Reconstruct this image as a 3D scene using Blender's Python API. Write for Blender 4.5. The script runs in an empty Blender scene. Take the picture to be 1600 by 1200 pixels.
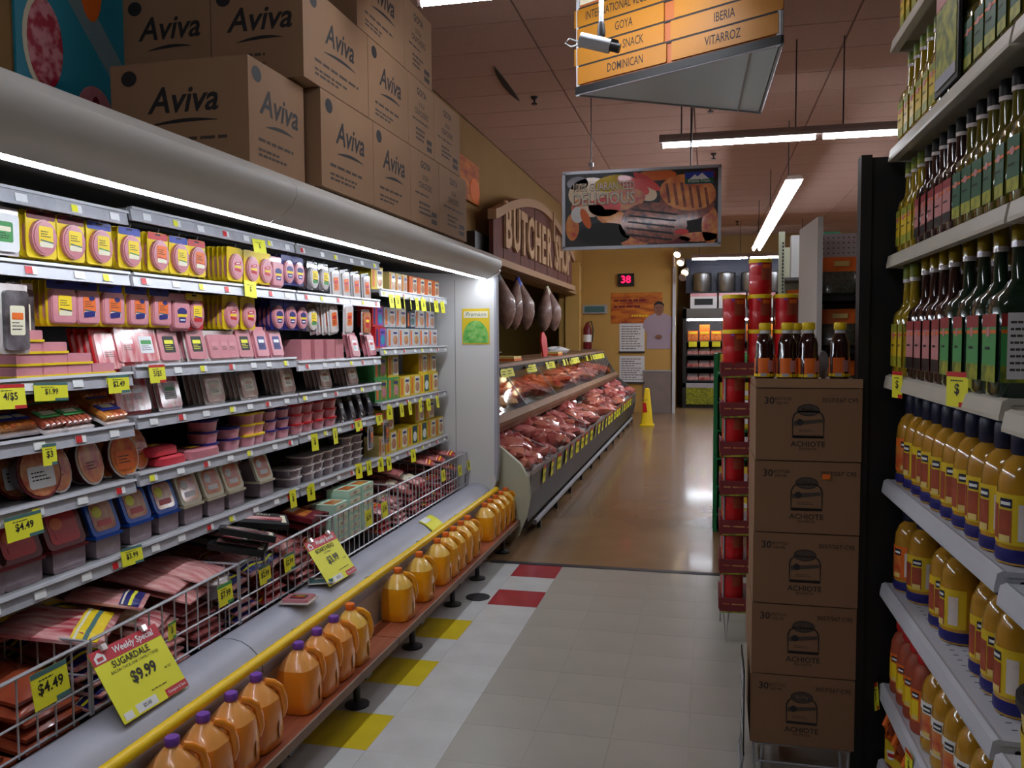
import bpy, bmesh, math, random
from mathutils import Vector, Matrix, Euler
random.seed(7)
SC = bpy.context.scene
COL = SC.collection
PI = math.pi

# ---------------------------------------------------------------- camera
F_PX, YAW, PITCH, ROLL, EYE = 1300.0, math.radians(13.25), math.radians(3.2), math.radians(0.3), 1.60
fw = Vector((-math.sin(YAW)*math.cos(PITCH), math.cos(YAW)*math.cos(PITCH), -math.sin(PITCH)))
r0 = Vector((math.cos(YAW), math.sin(YAW), 0)); u0 = r0.cross(fw)
rt = math.cos(ROLL)*r0 - math.sin(ROLL)*u0
up = math.sin(ROLL)*r0 + math.cos(ROLL)*u0
cam_d = bpy.data.cameras.new('camera'); cam = bpy.data.objects.new('camera', cam_d); COL.objects.link(cam)
cam_d.sensor_width = 36; cam_d.lens = 36*F_PX/1600; cam_d.clip_start = 0.05; cam_d.clip_end = 100
m = Matrix((( rt.x, up.x, -fw.x, 0), (rt.y, up.y, -fw.y, 0), (rt.z, up.z, -fw.z, EYE), (0, 0, 0, 1)))
cam.matrix_world = m
SC.camera = cam
def P(x, y, X=None, Y=None, Z=None):
    """survey helper: the world point on a known plane seen at photo position (x, y)"""
    d = fw + rt*((x-800)/F_PX) - up*((y-600)/F_PX)
    t = X/d.x if X is not None else (Y/d.y if Y is not None else (Z-EYE)/d.z)
    return Vector((t*d.x, t*d.y, EYE + t*d.z))

# ---------------------------------------------------------------- world and exposure
w = bpy.data.worlds.new('world'); SC.world = w; w.use_nodes = True
w.node_tree.nodes['Background'].inputs[0].default_value = (0.5, 0.5, 0.55, 1)
w.node_tree.nodes['Background'].inputs[1].default_value = 0.05
SC.view_settings.view_transform = 'Standard'; SC.view_settings.look = 'None'
SC.view_settings.exposure = 0.6; SC.view_settings.gamma = 1.0
SC.view_settings.use_curve_mapping = False
LAMP = 42.0        # ceiling fluorescent tubes
CASE_LAMP = 46.0   # lamp under the case canopy
SC.cycles.max_bounces = 5; SC.cycles.diffuse_bounces = 3; SC.cycles.glossy_bounces = 3
SC.cycles.transmission_bounces = 5; SC.cycles.transparent_max_bounces = 8
SC.cycles.sample_clamp_indirect = 4.0
SC.cycles.use_denoising = True

# ---------------------------------------------------------------- materials
def lin(c):
    return tuple(((v/255)/12.92 if v/255 <= 0.04045 else ((v/255+0.055)/1.055)**2.4) for v in c) + (1,)
MATS = {}
def mat(name, rgb, rough=0.5, metal=0.0, coat=0.0, rgb2=None, scale=8.0, stretch=(1,1,1), sharp=0.0, bump=0.0, emit=0.0, trans=0.0, ior=1.45, sss=0.0, detail=3.0, kind='noise'):
    m = bpy.data.materials.new(name); m.use_nodes = True
    nt = m.node_tree; b = nt.nodes['Principled BSDF']
    b.inputs['Base Color'].default_value = lin(rgb)
    b.inputs['Roughness'].default_value = rough; b.inputs['Metallic'].default_value = metal
    b.inputs['Coat Weight'].default_value = coat; b.inputs['Coat Roughness'].default_value = 0.08
    b.inputs['Transmission Weight'].default_value = trans; b.inputs['IOR'].default_value = ior
    if sss: b.inputs['Subsurface Weight'].default_value = sss; b.inputs['Subsurface Radius'].default_value = (0.03, 0.015, 0.008)
    if emit:
        b.inputs['Emission Color'].default_value = lin(rgb); b.inputs['Emission Strength'].default_value = emit
    if rgb2 or bump:
        tc = nt.nodes.new('ShaderNodeTexCoord'); mp = nt.nodes.new('ShaderNodeMapping')
        mp.inputs['Scale'].default_value = stretch
        nt.links.new(tc.outputs['Object'], mp.inputs[0])
        if kind == 'wave':
            n = nt.nodes.new('ShaderNodeTexWave'); n.inputs['Scale'].default_value = scale; n.inputs['Distortion'].default_value = 6; n.inputs['Detail'].default_value = detail
            out = n.outputs['Fac']
        elif kind == 'voronoi':
            n = nt.nodes.new('ShaderNodeTexVoronoi'); n.inputs['Scale'].default_value = scale; out = n.outputs['Distance']
        else:
            n = nt.nodes.new('ShaderNodeTexNoise'); n.inputs['Scale'].default_value = scale; n.inputs['Detail'].default_value = detail
            out = n.outputs['Fac']
        nt.links.new(mp.outputs[0], n.inputs['Vector'])
        if rgb2:
            r = nt.nodes.new('ShaderNodeValToRGB'); h = 0.5*(1-sharp)
            r.color_ramp.elements[0].position = max(0, 0.5-h*0.6); r.color_ramp.elements[1].position = min(1, 0.5+h*0.6)
            r.color_ramp.elements[0].color = lin(rgb); r.color_ramp.elements[1].color = lin(rgb2)
            nt.links.new(out, r.inputs[0]); nt.links.new(r.outputs[0], b.inputs['Base Color'])
        if bump:
            bp = nt.nodes.new('ShaderNodeBump'); bp.inputs['Strength'].default_value = bump; bp.inputs['Distance'].default_value = 0.01
            nt.links.new(out, bp.inputs['Height']); nt.links.new(bp.outputs[0], b.inputs['Normal'])
    MATS[name] = m
    return m
M = MATS
mat('enamel', (214,212,210), 0.35, rgb2=(205,203,200), scale=2)
mat('bumper_grey', (176,176,188), 0.45, rgb2=(150,150,162), scale=3)
mat('canopy_cream', (224,222,216), 0.4, rgb2=(216,214,208), scale=2)
mat('shelf_grey', (150,150,152), 0.45)
mat('shelf_under', (70,66,62), 0.7)
mat('rail_grey', (188,188,194), 0.35, rgb2=(160,160,168), scale=20)
mat('rail_white', (204,204,210), 0.35)
mat('dark_inside', (52,48,48), 0.7)
mat('wire', (190,190,196), 0.35, metal=0.3)
mat('steel', (150,150,152), 0.3, metal=0.9)
mat('dark_steel', (58,58,62), 0.45, metal=0.4)
mat('black', (18,18,20), 0.5)
mat('ink', (38,36,38), 0.7)
mat('ink_soft', (74,64,58), 0.8)
mat('white', (235,235,235), 0.5)
mat('paper', (222,220,222), 0.7)
mat('yellow', (242,208,28), 0.45)
mat('rail_yellow', (250,205,10), 0.4)
mat('tag_yellow', (236,232,48), 0.5)
mat('red', (196,28,34), 0.4)
mat('sign_red', (196,48,62), 0.5)
mat('dark_red', (110,22,34), 0.4)
mat('orange', (232,110,34), 0.45)
mat('blue', (30,52,160), 0.4)
mat('deep_blue', (32,32,110), 0.4)
mat('lid_blue', (20,84,190), 0.35)
mat('navy', (22,28,62), 0.4)
mat('purple', (120,70,170), 0.4)
mat('green', (70,150,80), 0.5)
mat('dark_green', (22,86,52), 0.5)
mat('stand_green', (14,110,58), 0.5)
mat('teal', (70,110,110), 0.5)
mat('mint', (190,224,200), 0.45)
mat('cream', (232,224,196), 0.45)
mat('pink', (222,150,158), 0.35, coat=0.6, rgb2=(208,134,146), scale=14)
mat('bologna', (212,138,144), 0.3, coat=0.7, rgb2=(196,120,130), scale=20)
mat('ham_brown', (170,104,100), 0.3, coat=0.7, rgb2=(140,80,80), scale=18)
mat('bacon', (206,110,112), 0.25, coat=0.9, rgb2=(236,186,180), scale=9, stretch=(1,5,1), sharp=0.35, bump=0.2)
mat('bacon_dark', (140,58,62), 0.25, coat=0.8, rgb2=(196,116,112), scale=9, stretch=(1,5,1), sharp=0.3, bump=0.2)
mat('bacon_pale', (244,200,196), 0.2, coat=1.0, rgb2=(190,60,74), scale=7, stretch=(1,5,1), sharp=0.5, bump=0.25)
mat('sausage', (176,86,52), 0.25, coat=0.8, rgb2=(140,56,36), scale=12, bump=0.15)
mat('poultry', (222,196,180), 0.2, coat=0.9, rgb2=(186,140,124), scale=22, sharp=0.3, bump=0.3)
mat('film', (236,230,228), 0.12, coat=1.0, rgb2=(208,190,184), scale=16, bump=0.6)
mat('film_dark', (60,54,56), 0.15, coat=1.0, rgb2=(130,124,128), scale=14, sharp=0.4, bump=0.6)
mat('tub_body', (150,134,140), 0.2, coat=0.8, rgb2=(118,98,104), scale=14)
mat('food_mix', (206,150,96), 0.35, coat=0.6, rgb2=(172,72,44), scale=26, sharp=0.4)
mat('food_red', (196,60,40), 0.3, coat=0.7, rgb2=(226,150,60), scale=20, sharp=0.4)
mat('cardboard', (158,124,94), 0.85, rgb2=(148,114,86), scale=3)
mat('cardboard_dark', (138,104,76), 0.85, rgb2=(128,96,70), scale=3)
mat('tape', (176,146,112), 0.3, coat=0.3)
mat('juice', (246,150,40), 0.28, coat=0.5, rgb2=(240,140,34), scale=4, sss=0.15)
mat('juice_yellow', (248,168,16), 0.28, coat=0.5, rgb2=(242,158,12), scale=4, sss=0.15)
mat('jug_top', (246,176,104), 0.25, coat=0.5, rgb2=(244,160,70), scale=6, sss=0.1)
mat('jug_top_yellow', (244,196,92), 0.25, coat=0.5, sss=0.1)
mat('jug_label', (140,104,120), 0.5, rgb2=(190,160,160), scale=40)
mat('jug_label_green', (110,130,110), 0.5, rgb2=(160,150,90), scale=40)
mat('plank', (170,88,52), 0.55, rgb2=(120,60,36), scale=5, stretch=(8,0.6,4), bump=0.15)
mat('plank_edge', (150,124,108), 0.7, rgb2=(120,96,84), scale=6)
mat('oil', (150,124,22), 0.12, coat=0.8)
mat('oil_dark', (86,78,20), 0.12, coat=0.8)
mat('vinegar', (46,20,18), 0.12, coat=0.8)
mat('deep_green_glass', (22,44,30), 0.12, coat=0.8)
mat('corn_oil', (196,146,40), 0.12, coat=0.9, rgb2=(170,120,34), scale=6)
mat('syrup', (44,10,10), 0.1, coat=1.0)
mat('label_yellow', (222,190,36), 0.45)
mat('label_cream', (226,200,120), 0.5)
mat('label_olive', (170,170,40), 0.5, rgb2=(90,110,40), scale=30, sharp=0.5)
mat('label_wine', (150,40,44), 0.5)
mat('label_rose', (196,130,128), 0.5)
mat('floor_white', (206,206,204), 0.3, coat=0.15, rgb2=(186,186,184), scale=5)
mat('floor_beige', (172,168,158), 0.28, coat=0.2, rgb2=(160,156,146), scale=3)
mat('floor_red', (164,30,48), 0.3, coat=0.15, rgb2=(146,28,42), scale=5)
mat('floor_yellow', (220,196,32), 0.3, coat=0.15, rgb2=(196,172,32), scale=5)
mat('joint', (150,147,140), 0.8)
mat('concrete', (150,118,86), 0.27, coat=0.2, rgb2=(112,86,62), scale=1.3, detail=6, bump=0.05)
mat('ceiling_tile', (206,170,156), 0.9, rgb2=(196,162,148), scale=40, bump=0.1)
mat('ceiling_grid', (150,120,108), 0.8)
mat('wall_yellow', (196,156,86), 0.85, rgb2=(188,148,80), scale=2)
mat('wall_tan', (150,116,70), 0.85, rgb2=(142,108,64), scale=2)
mat('wall_green', (150,150,96), 0.85)
mat('wainscot', (140,126,122), 0.5, rgb2=(128,114,108), scale=4)
mat('mural_blue', (22,140,168), 0.45, rgb2=(40,150,176), scale=2)
mat('mural_pale', (120,150,160), 0.45)
mat('salami', (176,36,62), 0.45, rgb2=(222,150,160), scale=18, sharp=0.72)
mat('lamp_glass', (240,246,255), 0.3, emit=1.0)
mat('case_lamp', (236,244,255), 0.3, emit=1.0)
mat('warm_case_lamp', (255,232,206), 0.3, emit=9.0)
mat('spot_lamp', (255,226,180), 0.3, emit=1.0)
mat('led', (255,20,70), 0.3, emit=2.2)
M['lamp_glass'].node_tree.nodes['Principled BSDF'].inputs['Emission Strength'].default_value = LAMP
M['case_lamp'].node_tree.nodes['Principled BSDF'].inputs['Emission Strength'].default_value = CASE_LAMP
M['spot_lamp'].node_tree.nodes['Principled BSDF'].inputs['Emission Strength'].default_value = 5
mat('lamp_body', (150,130,122), 0.6)
mat('case_body', (96,92,90), 0.5)
mat('case_beige', (176,176,152), 0.5)
mat('counter_wood', (150,112,80), 0.5, rgb2=(120,88,60), scale=5)
mat('meat', (170,44,54), 0.28, coat=0.5, rgb2=(226,150,140), scale=10, sharp=0.45, bump=0.3)
mat('meat_pale', (224,150,124), 0.3, coat=0.5, rgb2=(200,96,84), scale=9, sharp=0.3, bump=0.3)
mat('chicken', (206,168,124), 0.5, coat=0.0, rgb2=(206,150,104), scale=7, bump=0.3)
mat('meat_orange', (196,84,40), 0.55, coat=0.0, rgb2=(150,44,30), scale=9, bump=0.3)
mat('barn_wood', (112,52,36), 0.75, rgb2=(70,34,26), scale=4, stretch=(1,6,1), bump=0.2)
mat('sign_letter', (196,160,120), 0.7, rgb2=(160,120,84), scale=8)
mat('sign_trim', (160,124,90), 0.7)
mat('sign_back', (170,92,44), 0.5)
mat('sign_bar', (172,112,20), 0.5)
mat('sign_panel', (214,234,246), 0.4)
mat('alu', (170,172,180), 0.35, metal=0.3)
mat('burger', (176,80,44), 0.35, coat=0.3, rgb2=(70,24,16), scale=22, sharp=0.3)
mat('grilled', (255,176,84), 0.35, coat=0.3, rgb2=(200,84,34), scale=9, sharp=0.3)
mat('grill_dark', (34,28,26), 0.4)
mat('pepper_red', (226,42,26), 0.35, coat=0.2)
mat('onion', (250,222,186), 0.35, coat=0.2)
mat('flame_poster', (140,30,22), 0.5, rgb2=(226,140,30), scale=3, stretch=(0.6,1,4), sharp=0.2)
mat('ham_net', (150,120,108), 0.5, coat=0.3, rgb2=(96,64,56), scale=14, bump=0.6)
mat('skin', (136,92,72), 0.6)
mat('shirt', (168,150,164), 0.7)
mat('peg_white', (196,200,208), 0.5)
mat('beans_dark', (52,52,44), 0.25, coat=0.8, rgb2=(96,98,84), scale=60)
mat('bag_clear', (190,192,196), 0.15, coat=1.0, rgb2=(130,130,134), scale=18, bump=0.5)
mat('tray_card', (130,44,48), 0.6, rgb2=(110,38,42), scale=4)
mat('can_red', (196,22,30), 0.35, coat=0.4)
mat('can_photo', (176,80,50), 0.5, rgb2=(140,60,44), scale=20)
def glass_mat():
    m = bpy.data.materials.new('case_glass'); m.use_nodes = True; nt = m.node_tree; nt.nodes.clear()
    o = nt.nodes.new('ShaderNodeOutputMaterial'); mx = nt.nodes.new('ShaderNodeMixShader')
    t = nt.nodes.new('ShaderNodeBsdfTransparent'); g = nt.nodes.new('ShaderNodeBsdfGlossy'); fr = nt.nodes.new('ShaderNodeFresnel')
    t.inputs[0].default_value = (0.93, 0.94, 0.93, 1); g.inputs['Roughness'].default_value = 0.04; fr.inputs[0].default_value = 1.45
    mm = nt.nodes.new('ShaderNodeMath'); mm.operation = 'MULTIPLY'; mm.inputs[1].default_value = 0.35; nt.links.new(fr.outputs[0], mm.inputs[0]); nt.links.new(mm.outputs[0], mx.inputs[0]); nt.links.new(t.outputs[0], mx.inputs[1]); nt.links.new(g.outputs[0], mx.inputs[2]); nt.links.new(mx.outputs[0], o.inputs[0])
    MATS['case_glass'] = m
glass_mat()

# ---------------------------------------------------------------- mesh helpers
_text = {}
def text_mesh(s, bold=0.0, shear=0.0):
    k = (s, bold, shear)
    if k not in _text:
        c = bpy.data.curves.new('lettering', 'FONT'); c.body = s; c.size = 1.0; c.resolution_u = 2; c.offset = bold; c.shear = shear
        c.align_x = 'CENTER'; c.align_y = 'CENTER'
        o = bpy.data.objects.new('lettering', c); COL.objects.link(o)
        dg = bpy.context.evaluated_depsgraph_get()
        me = bpy.data.meshes.new_from_object(o.evaluated_get(dg))
        _text[k] = ([v.co.copy() for v in me.vertices], [tuple(p.vertices) for p in me.polygons])
        bpy.data.objects.remove(o); bpy.data.meshes.remove(me); bpy.data.curves.remove(c)
    return _text[k]

class MB:
    def __init__(s): s.v = []; s.f = []; s.m = []; s.s = []; s.names = []
    def add(s, vs, fs, m, smooth=False):
        if m not in s.names: s.names.append(m)
        mi = s.names.index(m); n = len(s.v)
        s.v.extend(tuple(v) for v in vs)
        for f in fs: s.f.append(tuple(n+i for i in f)); s.m.append(mi); s.s.append(smooth)
        return s
    def box(s, c, d, m, rot=None):
        vs = [Vector((x*d[0]/2, y*d[1]/2, z*d[2]/2)) for x in (-1,1) for y in (-1,1) for z in (-1,1)]
        if rot: e = Euler(rot).to_matrix(); vs = [e@v for v in vs]
        return s.add([v+Vector(c) for v in vs], [(0,1,3,2),(4,6,7,5),(0,4,5,1),(2,3,7,6),(0,2,6,4),(1,5,7,3)], m)
    def span(s, x0, x1, y0, y1, z0, z1, m):
        return s.box(((x0+x1)/2,(y0+y1)/2,(z0+z1)/2), (abs(x1-x0),abs(y1-y0),abs(z1-z0)), m)
    def prism(s, pts, a0, a1, m, axis='x', smooth=False):
        """outline pts in the plane across axis, extruded from a0 to a1; axis x: pts=(y,z); y: (x,z); z: (x,y)"""
        def w(p, a): return {'x': (a,p[0],p[1]), 'y': (p[0],a,p[1]), 'z': (p[0],p[1],a)}[axis]
        n = len(pts)
        vs = [w(p,a0) for p in pts] + [w(p,a1) for p in pts]
        s.add(vs, [(i,(i+1)%n,n+(i+1)%n,n+i) for i in range(n)], m, smooth)
        s.add(vs, [tuple(range(n)), tuple(range(2*n-1,n-1,-1))], m)
        return s
    def rect(s, y, z, w, h, x0, x1, m, r=0.0, seg=3, tilt=0):
        pts = []
        if r <= 0: pts = [(-w/2,-h/2),(w/2,-h/2),(w/2,h/2),(-w/2,h/2)]
        else:
            for cx, cy, a in ((w/2-r,-h/2+r,-PI/2),(w/2-r,h/2-r,0),(-w/2+r,h/2-r,PI/2),(-w/2+r,-h/2+r,PI)):
                for k in range(seg+1): pts.append((cx+r*math.cos(a+k*PI/2/seg), cy+r*math.sin(a+k*PI/2/seg)))
        c, sn = math.cos(tilt), math.sin(tilt)
        return s.prism([(y+a*c-b*sn, z+a*sn+b*c) for a, b in pts], x0, x1, m)
    def oval(s, y, z, ry, rz, x0, x1, m, seg=16, tilt=0):
        c, sn = math.cos(tilt), math.sin(tilt); pts = []
        for k in range(seg):
            a, b = ry*math.cos(2*PI*k/seg), rz*math.sin(2*PI*k/seg); pts.append((y+a*c-b*sn, z+a*sn+b*c))
        return s.prism(pts, x0, x1, m)
    def loft(s, secs, m, seg=16, cx=0, cy=0, cap=True, smooth=True):
        """secs: (z, rx, ry, n) superellipse rings"""
        vs = []
        for q in secs:
            z, rx, ry, n = q[:4]; ox, oy = (q[4], q[5]) if len(q) > 4 else (0, 0)
            for k in range(seg):
                a = 2*PI*k/seg; c, sn = math.cos(a), math.sin(a)
                vs.append((cx+ox+rx*math.copysign(abs(c)**(2/n), c), cy+oy+ry*math.copysign(abs(sn)**(2/n), sn), z))
        fs = []
        for j in range(len(secs)-1):
            for k in range(seg): fs.append((j*seg+k, j*seg+(k+1)%seg, (j+1)*seg+(k+1)%seg, (j+1)*seg+k))
        s.add(vs, fs, m, smooth)
        if cap:
            L = (len(secs)-1)*seg
            s.add(vs, [tuple(range(seg-1,-1,-1)), tuple(range(L, L+seg))], m)
        return s
    def lathe(s, prof, m, seg=14, cx=0, cy=0, smooth=True, cap=True):
        return s.loft([(z, r, r, 2) for r, z in prof], m, seg, cx, cy, cap, smooth)
    def tube(s, path, r, m, seg=6):
        path = [Vector(p) for p in path]; vs = []; n = len(path)
        for i, p in enumerate(path):
            d = (path[min(i+1,n-1)] - path[max(i-1,0)]).normalized()
            a = d.cross(Vector((0,0,1)) if abs(d.z) < 0.9 else Vector((1,0,0))).normalized(); b = d.cross(a)
            for k in range(seg): t = 2*PI*k/seg; vs.append(p + a*(r*math.cos(t)) + b*(r*math.sin(t)))
        fs = [(i*seg+k, i*seg+(k+1)%seg, (i+1)*seg+(k+1)%seg, (i+1)*seg+k) for i in range(n-1) for k in range(seg)]
        s.add(vs, fs, m, True)
        return s.add(vs, [tuple(range(seg-1,-1,-1)), tuple(range((n-1)*seg, n*seg))], m)
    def blob(s, c, r, m, seed=0, amp=0.15, seg=12, rings=7, rot=0, flat=0.0):
        rnd = random.Random(seed); ph = [rnd.uniform(0, 6.28) for _ in range(6)]
        vs = []; cr, sr = math.cos(rot), math.sin(rot)
        for j in range(rings+1):
            t = PI*j/rings
            for k in range(seg):
                a = 2*PI*k/seg
                f = 1 + amp*(math.sin(2*a+ph[0])*math.sin(t+ph[1]) + 0.6*math.sin(3*a+ph[2]+2*t) + 0.5*math.sin(5*t+ph[3]+a)*math.sin(t))
                x, y, z = r[0]*f*math.sin(t)*math.cos(a), r[1]*f*math.sin(t)*math.sin(a), r[2]*f*math.cos(t)
                if flat: z = max(z, -r[2]*flat)
                vs.append((c[0]+x*cr-y*sr, c[1]+x*sr+y*cr, c[2]+z))
        fs = [(j*seg+k, (j+1)*seg+k, (j+1)*seg+(k+1)%seg, j*seg+(k+1)%seg) for j in range(rings) for k in range(seg)]
        return s.add(vs, fs, m, True)
    def text(s, t, size, o, m, right=(0,1,0), upv=(0,0,1), bold=0.0, shear=0.0, sx=1.0, fit=None):
        vs, fs = text_mesh(t, bold, shear)
        if not vs: return s
        if fit:
            wd = max(v.x for v in vs)-min(v.x for v in vs); sx = min(sx, fit/(wd*size))
        R, U, O = Vector(right), Vector(upv), Vector(o)
        return s.add([O + R*(v.x*size*sx) + U*(v.y*size) for v in vs], fs, m)
    def lines(s, o, w, h, n, m, right=(0,1,0), upv=(0,0,1), thick=0.35):
        """n lines of small unreadable print"""
        R, U, O = Vector(right), Vector(upv), Vector(o); rnd = random.Random(n+int(w*1000))
        for i in range(n):
            z = h/2 - (i+0.5)*h/n; ww = w*rnd.uniform(0.6, 1.0); t = h/n*thick/2
            x = -w/2
            while x < -w/2+ww:
                l = w*rnd.uniform(0.08, 0.2); x1 = min(x+l, -w/2+ww)
                s.add([O+R*x+U*(z-t), O+R*x1+U*(z-t), O+R*x1+U*(z+t), O+R*x+U*(z+t)], [(0,1,2,3)], m); x = x1 + w*0.03
        return s
    def mesh(s, name):
        me = bpy.data.meshes.new(name); me.from_pydata(s.v, [], s.f)
        for n in s.names: me.materials.append(MATS[n])
        me.polygons.foreach_set('material_index', s.m); me.polygons.foreach_set('use_smooth', s.s)
        bm = bmesh.new(); bm.from_mesh(me); bmesh.ops.recalc_face_normals(bm, faces=bm.faces); bm.to_mesh(me); bm.free()
        me.update()
        if any(s.s): me.set_sharp_from_angle(angle=math.radians(40))
        return me
    def build(s, name, parent=None, loc=None, rot=None, **props):
        o = bpy.data.objects.new(name, s.mesh(name)); COL.objects.link(o)
        if parent is not None: o.parent = parent
        if loc is not None: o.location = loc
        if rot is not None: o.rotation_euler = rot
        for k, v in props.items(): o[k] = v
        return o

def thing(name, label, cat, loc=(0,0,0), rot=(0,0,0), group=None):
    o = bpy.data.objects.new(name, None); COL.objects.link(o); o.empty_display_size = 0.02
    o.location = loc; o.rotation_euler = rot; o['label'] = label; o['category'] = cat
    if group: o['group'] = group
    return o
def tag(o, label, cat, group=None):
    o['label'] = label; o['category'] = cat
    if group: o['group'] = group
    return o
def clone(o, parent=None):
    c = o.copy(); COL.objects.link(c)
    if parent is not None: c.parent = parent
    for ch in o.children: clone(ch, c)
    return c
class Kind:
    """one kind of product: the first put() moves the built one, the others copy it with its parts"""
    def __init__(s, fn, cat, *a, **k): s.fn = fn; s.cat = cat; s.a = a; s.k = k; s.root = None
    def put(s, loc, label, group=None, rot=(0,0,0), scale=None):
        if s.root is None: s.root = s.fn(*s.a, **s.k); o = s.root
        else: o = clone(s.root)
        o.location = loc; o.rotation_euler = rot; tag(o, label, s.cat)
        if scale: o.scale = scale
        if group: o['group'] = group
        elif 'group' in o: del o['group']
        return o
ORD = ['first','second','third','fourth','fifth','sixth','seventh','eighth','ninth','tenth','eleventh','twelfth','thirteenth','fourteenth','fifteenth','sixteenth','seventeenth','eighteenth','nineteenth','twentieth','twenty-first','twenty-second','twenty-third','twenty-fourth']
def nth(i, n, side='left'):
    if n == 1: return 'only'
    if i == 0: return side+'most'
    if i == n-1: return 'rightmost'
    return ORD[i]+' from '+side
# ---------------------------------------------------------------- the room shell
def struct(name, mb):
    return mb.build(name, kind='structure')
YT = 5.665; TILE_Y = 0.3033; TX = -0.977; TILE_X = 0.305
floor = struct('floor', MB().span(-2.62, 7, -4, YT, -0.10, -0.0015, 'joint'))
tile_meshes = {}
for mname in ('floor_white', 'floor_beige', 'floor_red', 'floor_yellow'):
    tile_meshes[mname] = MB().span(-TILE_X/2+0.0005, TILE_X/2-0.0005, -TILE_Y/2+0.0005, TILE_Y/2-0.0005, -0.0045, 0.0, mname).mesh('floor_tile')
for i in range(-3, 7):
    for j in range(0, 18):
        x = TX + (i+0.5)*TILE_X; y = YT - (j+0.5)*TILE_Y
        mname = 'floor_beige' if i >= 0 else 'floor_white'
        if i == -1 and j in (0, 2): mname = 'floor_red'
        if i == -2 and j in (4, 6, 8, 10): mname = 'floor_yellow'
        o = bpy.data.objects.new('floor_tile', tile_meshes[mname]); COL.objects.link(o); o.parent = floor; o.location = (x, y, 0)
MB().span(TX+7*TILE_X, 7, -4, YT, -0.0045, 0, 'floor_beige').span(-2.62, 7, -4, YT-18*TILE_Y, -0.0045, 0, 'floor_beige').build('floor_covering', floor)
fb = struct('floor_concrete', MB().span(-5.3, 7, YT, 21, -0.10, -0.002, 'concrete'))
MB().span(-1.5, 0.7, YT-0.01, YT+0.05, -0.003, 0.003, 'dark_steel').build('threshold_strip', fb)
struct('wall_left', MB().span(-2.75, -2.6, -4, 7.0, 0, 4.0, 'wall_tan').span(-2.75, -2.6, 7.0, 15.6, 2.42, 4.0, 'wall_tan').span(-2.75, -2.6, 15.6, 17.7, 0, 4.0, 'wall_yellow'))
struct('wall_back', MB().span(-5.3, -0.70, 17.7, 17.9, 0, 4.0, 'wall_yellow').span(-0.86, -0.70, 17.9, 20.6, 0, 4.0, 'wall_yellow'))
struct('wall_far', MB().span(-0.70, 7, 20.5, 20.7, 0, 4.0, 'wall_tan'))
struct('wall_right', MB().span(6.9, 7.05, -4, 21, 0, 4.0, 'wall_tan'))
struct('wall_front', MB().span(-2.75, 7, -4.1, -4, 0, 4.0, 'wall_tan'))
struct('wall_service', MB().span(-5.45, -5.3, 6.9, 17.9, 0, 4.0, 'wall_green').span(-5.3, -2.75, 6.8, 6.95, 0, 4.0, 'wall_green'))
wn = struct('trim_1', MB().span(-1.32, -0.705, 17.67, 17.7, 0, 0.88, 'wainscot').span(-1.33, -0.70, 17.655, 17.7, 0.87, 0.9, 'alu'))
struct('trim_2', MB().span(-0.72, -0.66, 17.62, 17.7, 0, 3.3, 'peg_white'))
# ceiling of lay-in panels
ceil = struct('ceiling', MB().span(-5.4, 7, -4, 21, 4.0, 4.1, 'ceiling_grid'))
CW, CL = 1.22, 0.61
cmesh = MB().span(-CW/2+0.008, CW/2-0.008, -CL/2+0.008, CL/2-0.008, -0.012, 0.0, 'ceiling_tile').mesh('ceiling_panel')
for i in range(7):
    for j in range(31):
        x = -2.6+CW*(i+0.5); y = 2.0+CL*(j+0.5)
        o = bpy.data.objects.new('ceiling_panel', cmesh); COL.objects.link(o); o.parent = ceil; o.location = (x, y, 3.9985)
        if i == 0 and j == 8: o.rotation_euler = (0.0, 0.0, 0.0)
MB().span(-5.3, -2.6, -4, 21, 3.985, 4.0, 'ceiling_tile').span(-2.6, 7, -4, 2.0, 3.985, 4.0, 'ceiling_tile').build('ceiling_lining', ceil)
# the dark gap where a panel has slipped
p0 = P(772, 103, Z=3.985); p1 = P(812, 157, Z=3.985)
gap = MB(); n = 8; L = []; R = []
d = (p1-p0); nn = Vector((-d.y, d.x, 0)).normalized()
for k in range(n+1):
    t = k/n; c = p0+d*t; wv = 0.05*math.sin(PI*t)**0.7
    L.append(c+nn*wv); R.append(c-nn*wv*0.2)
pts = [(v.x, v.y) for v in L] + [(v.x, v.y) for v in reversed(R[1:-1])]
gap.prism(pts, 3.975, 3.99, 'black', axis='z').build('panel_gap', ceil)

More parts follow.
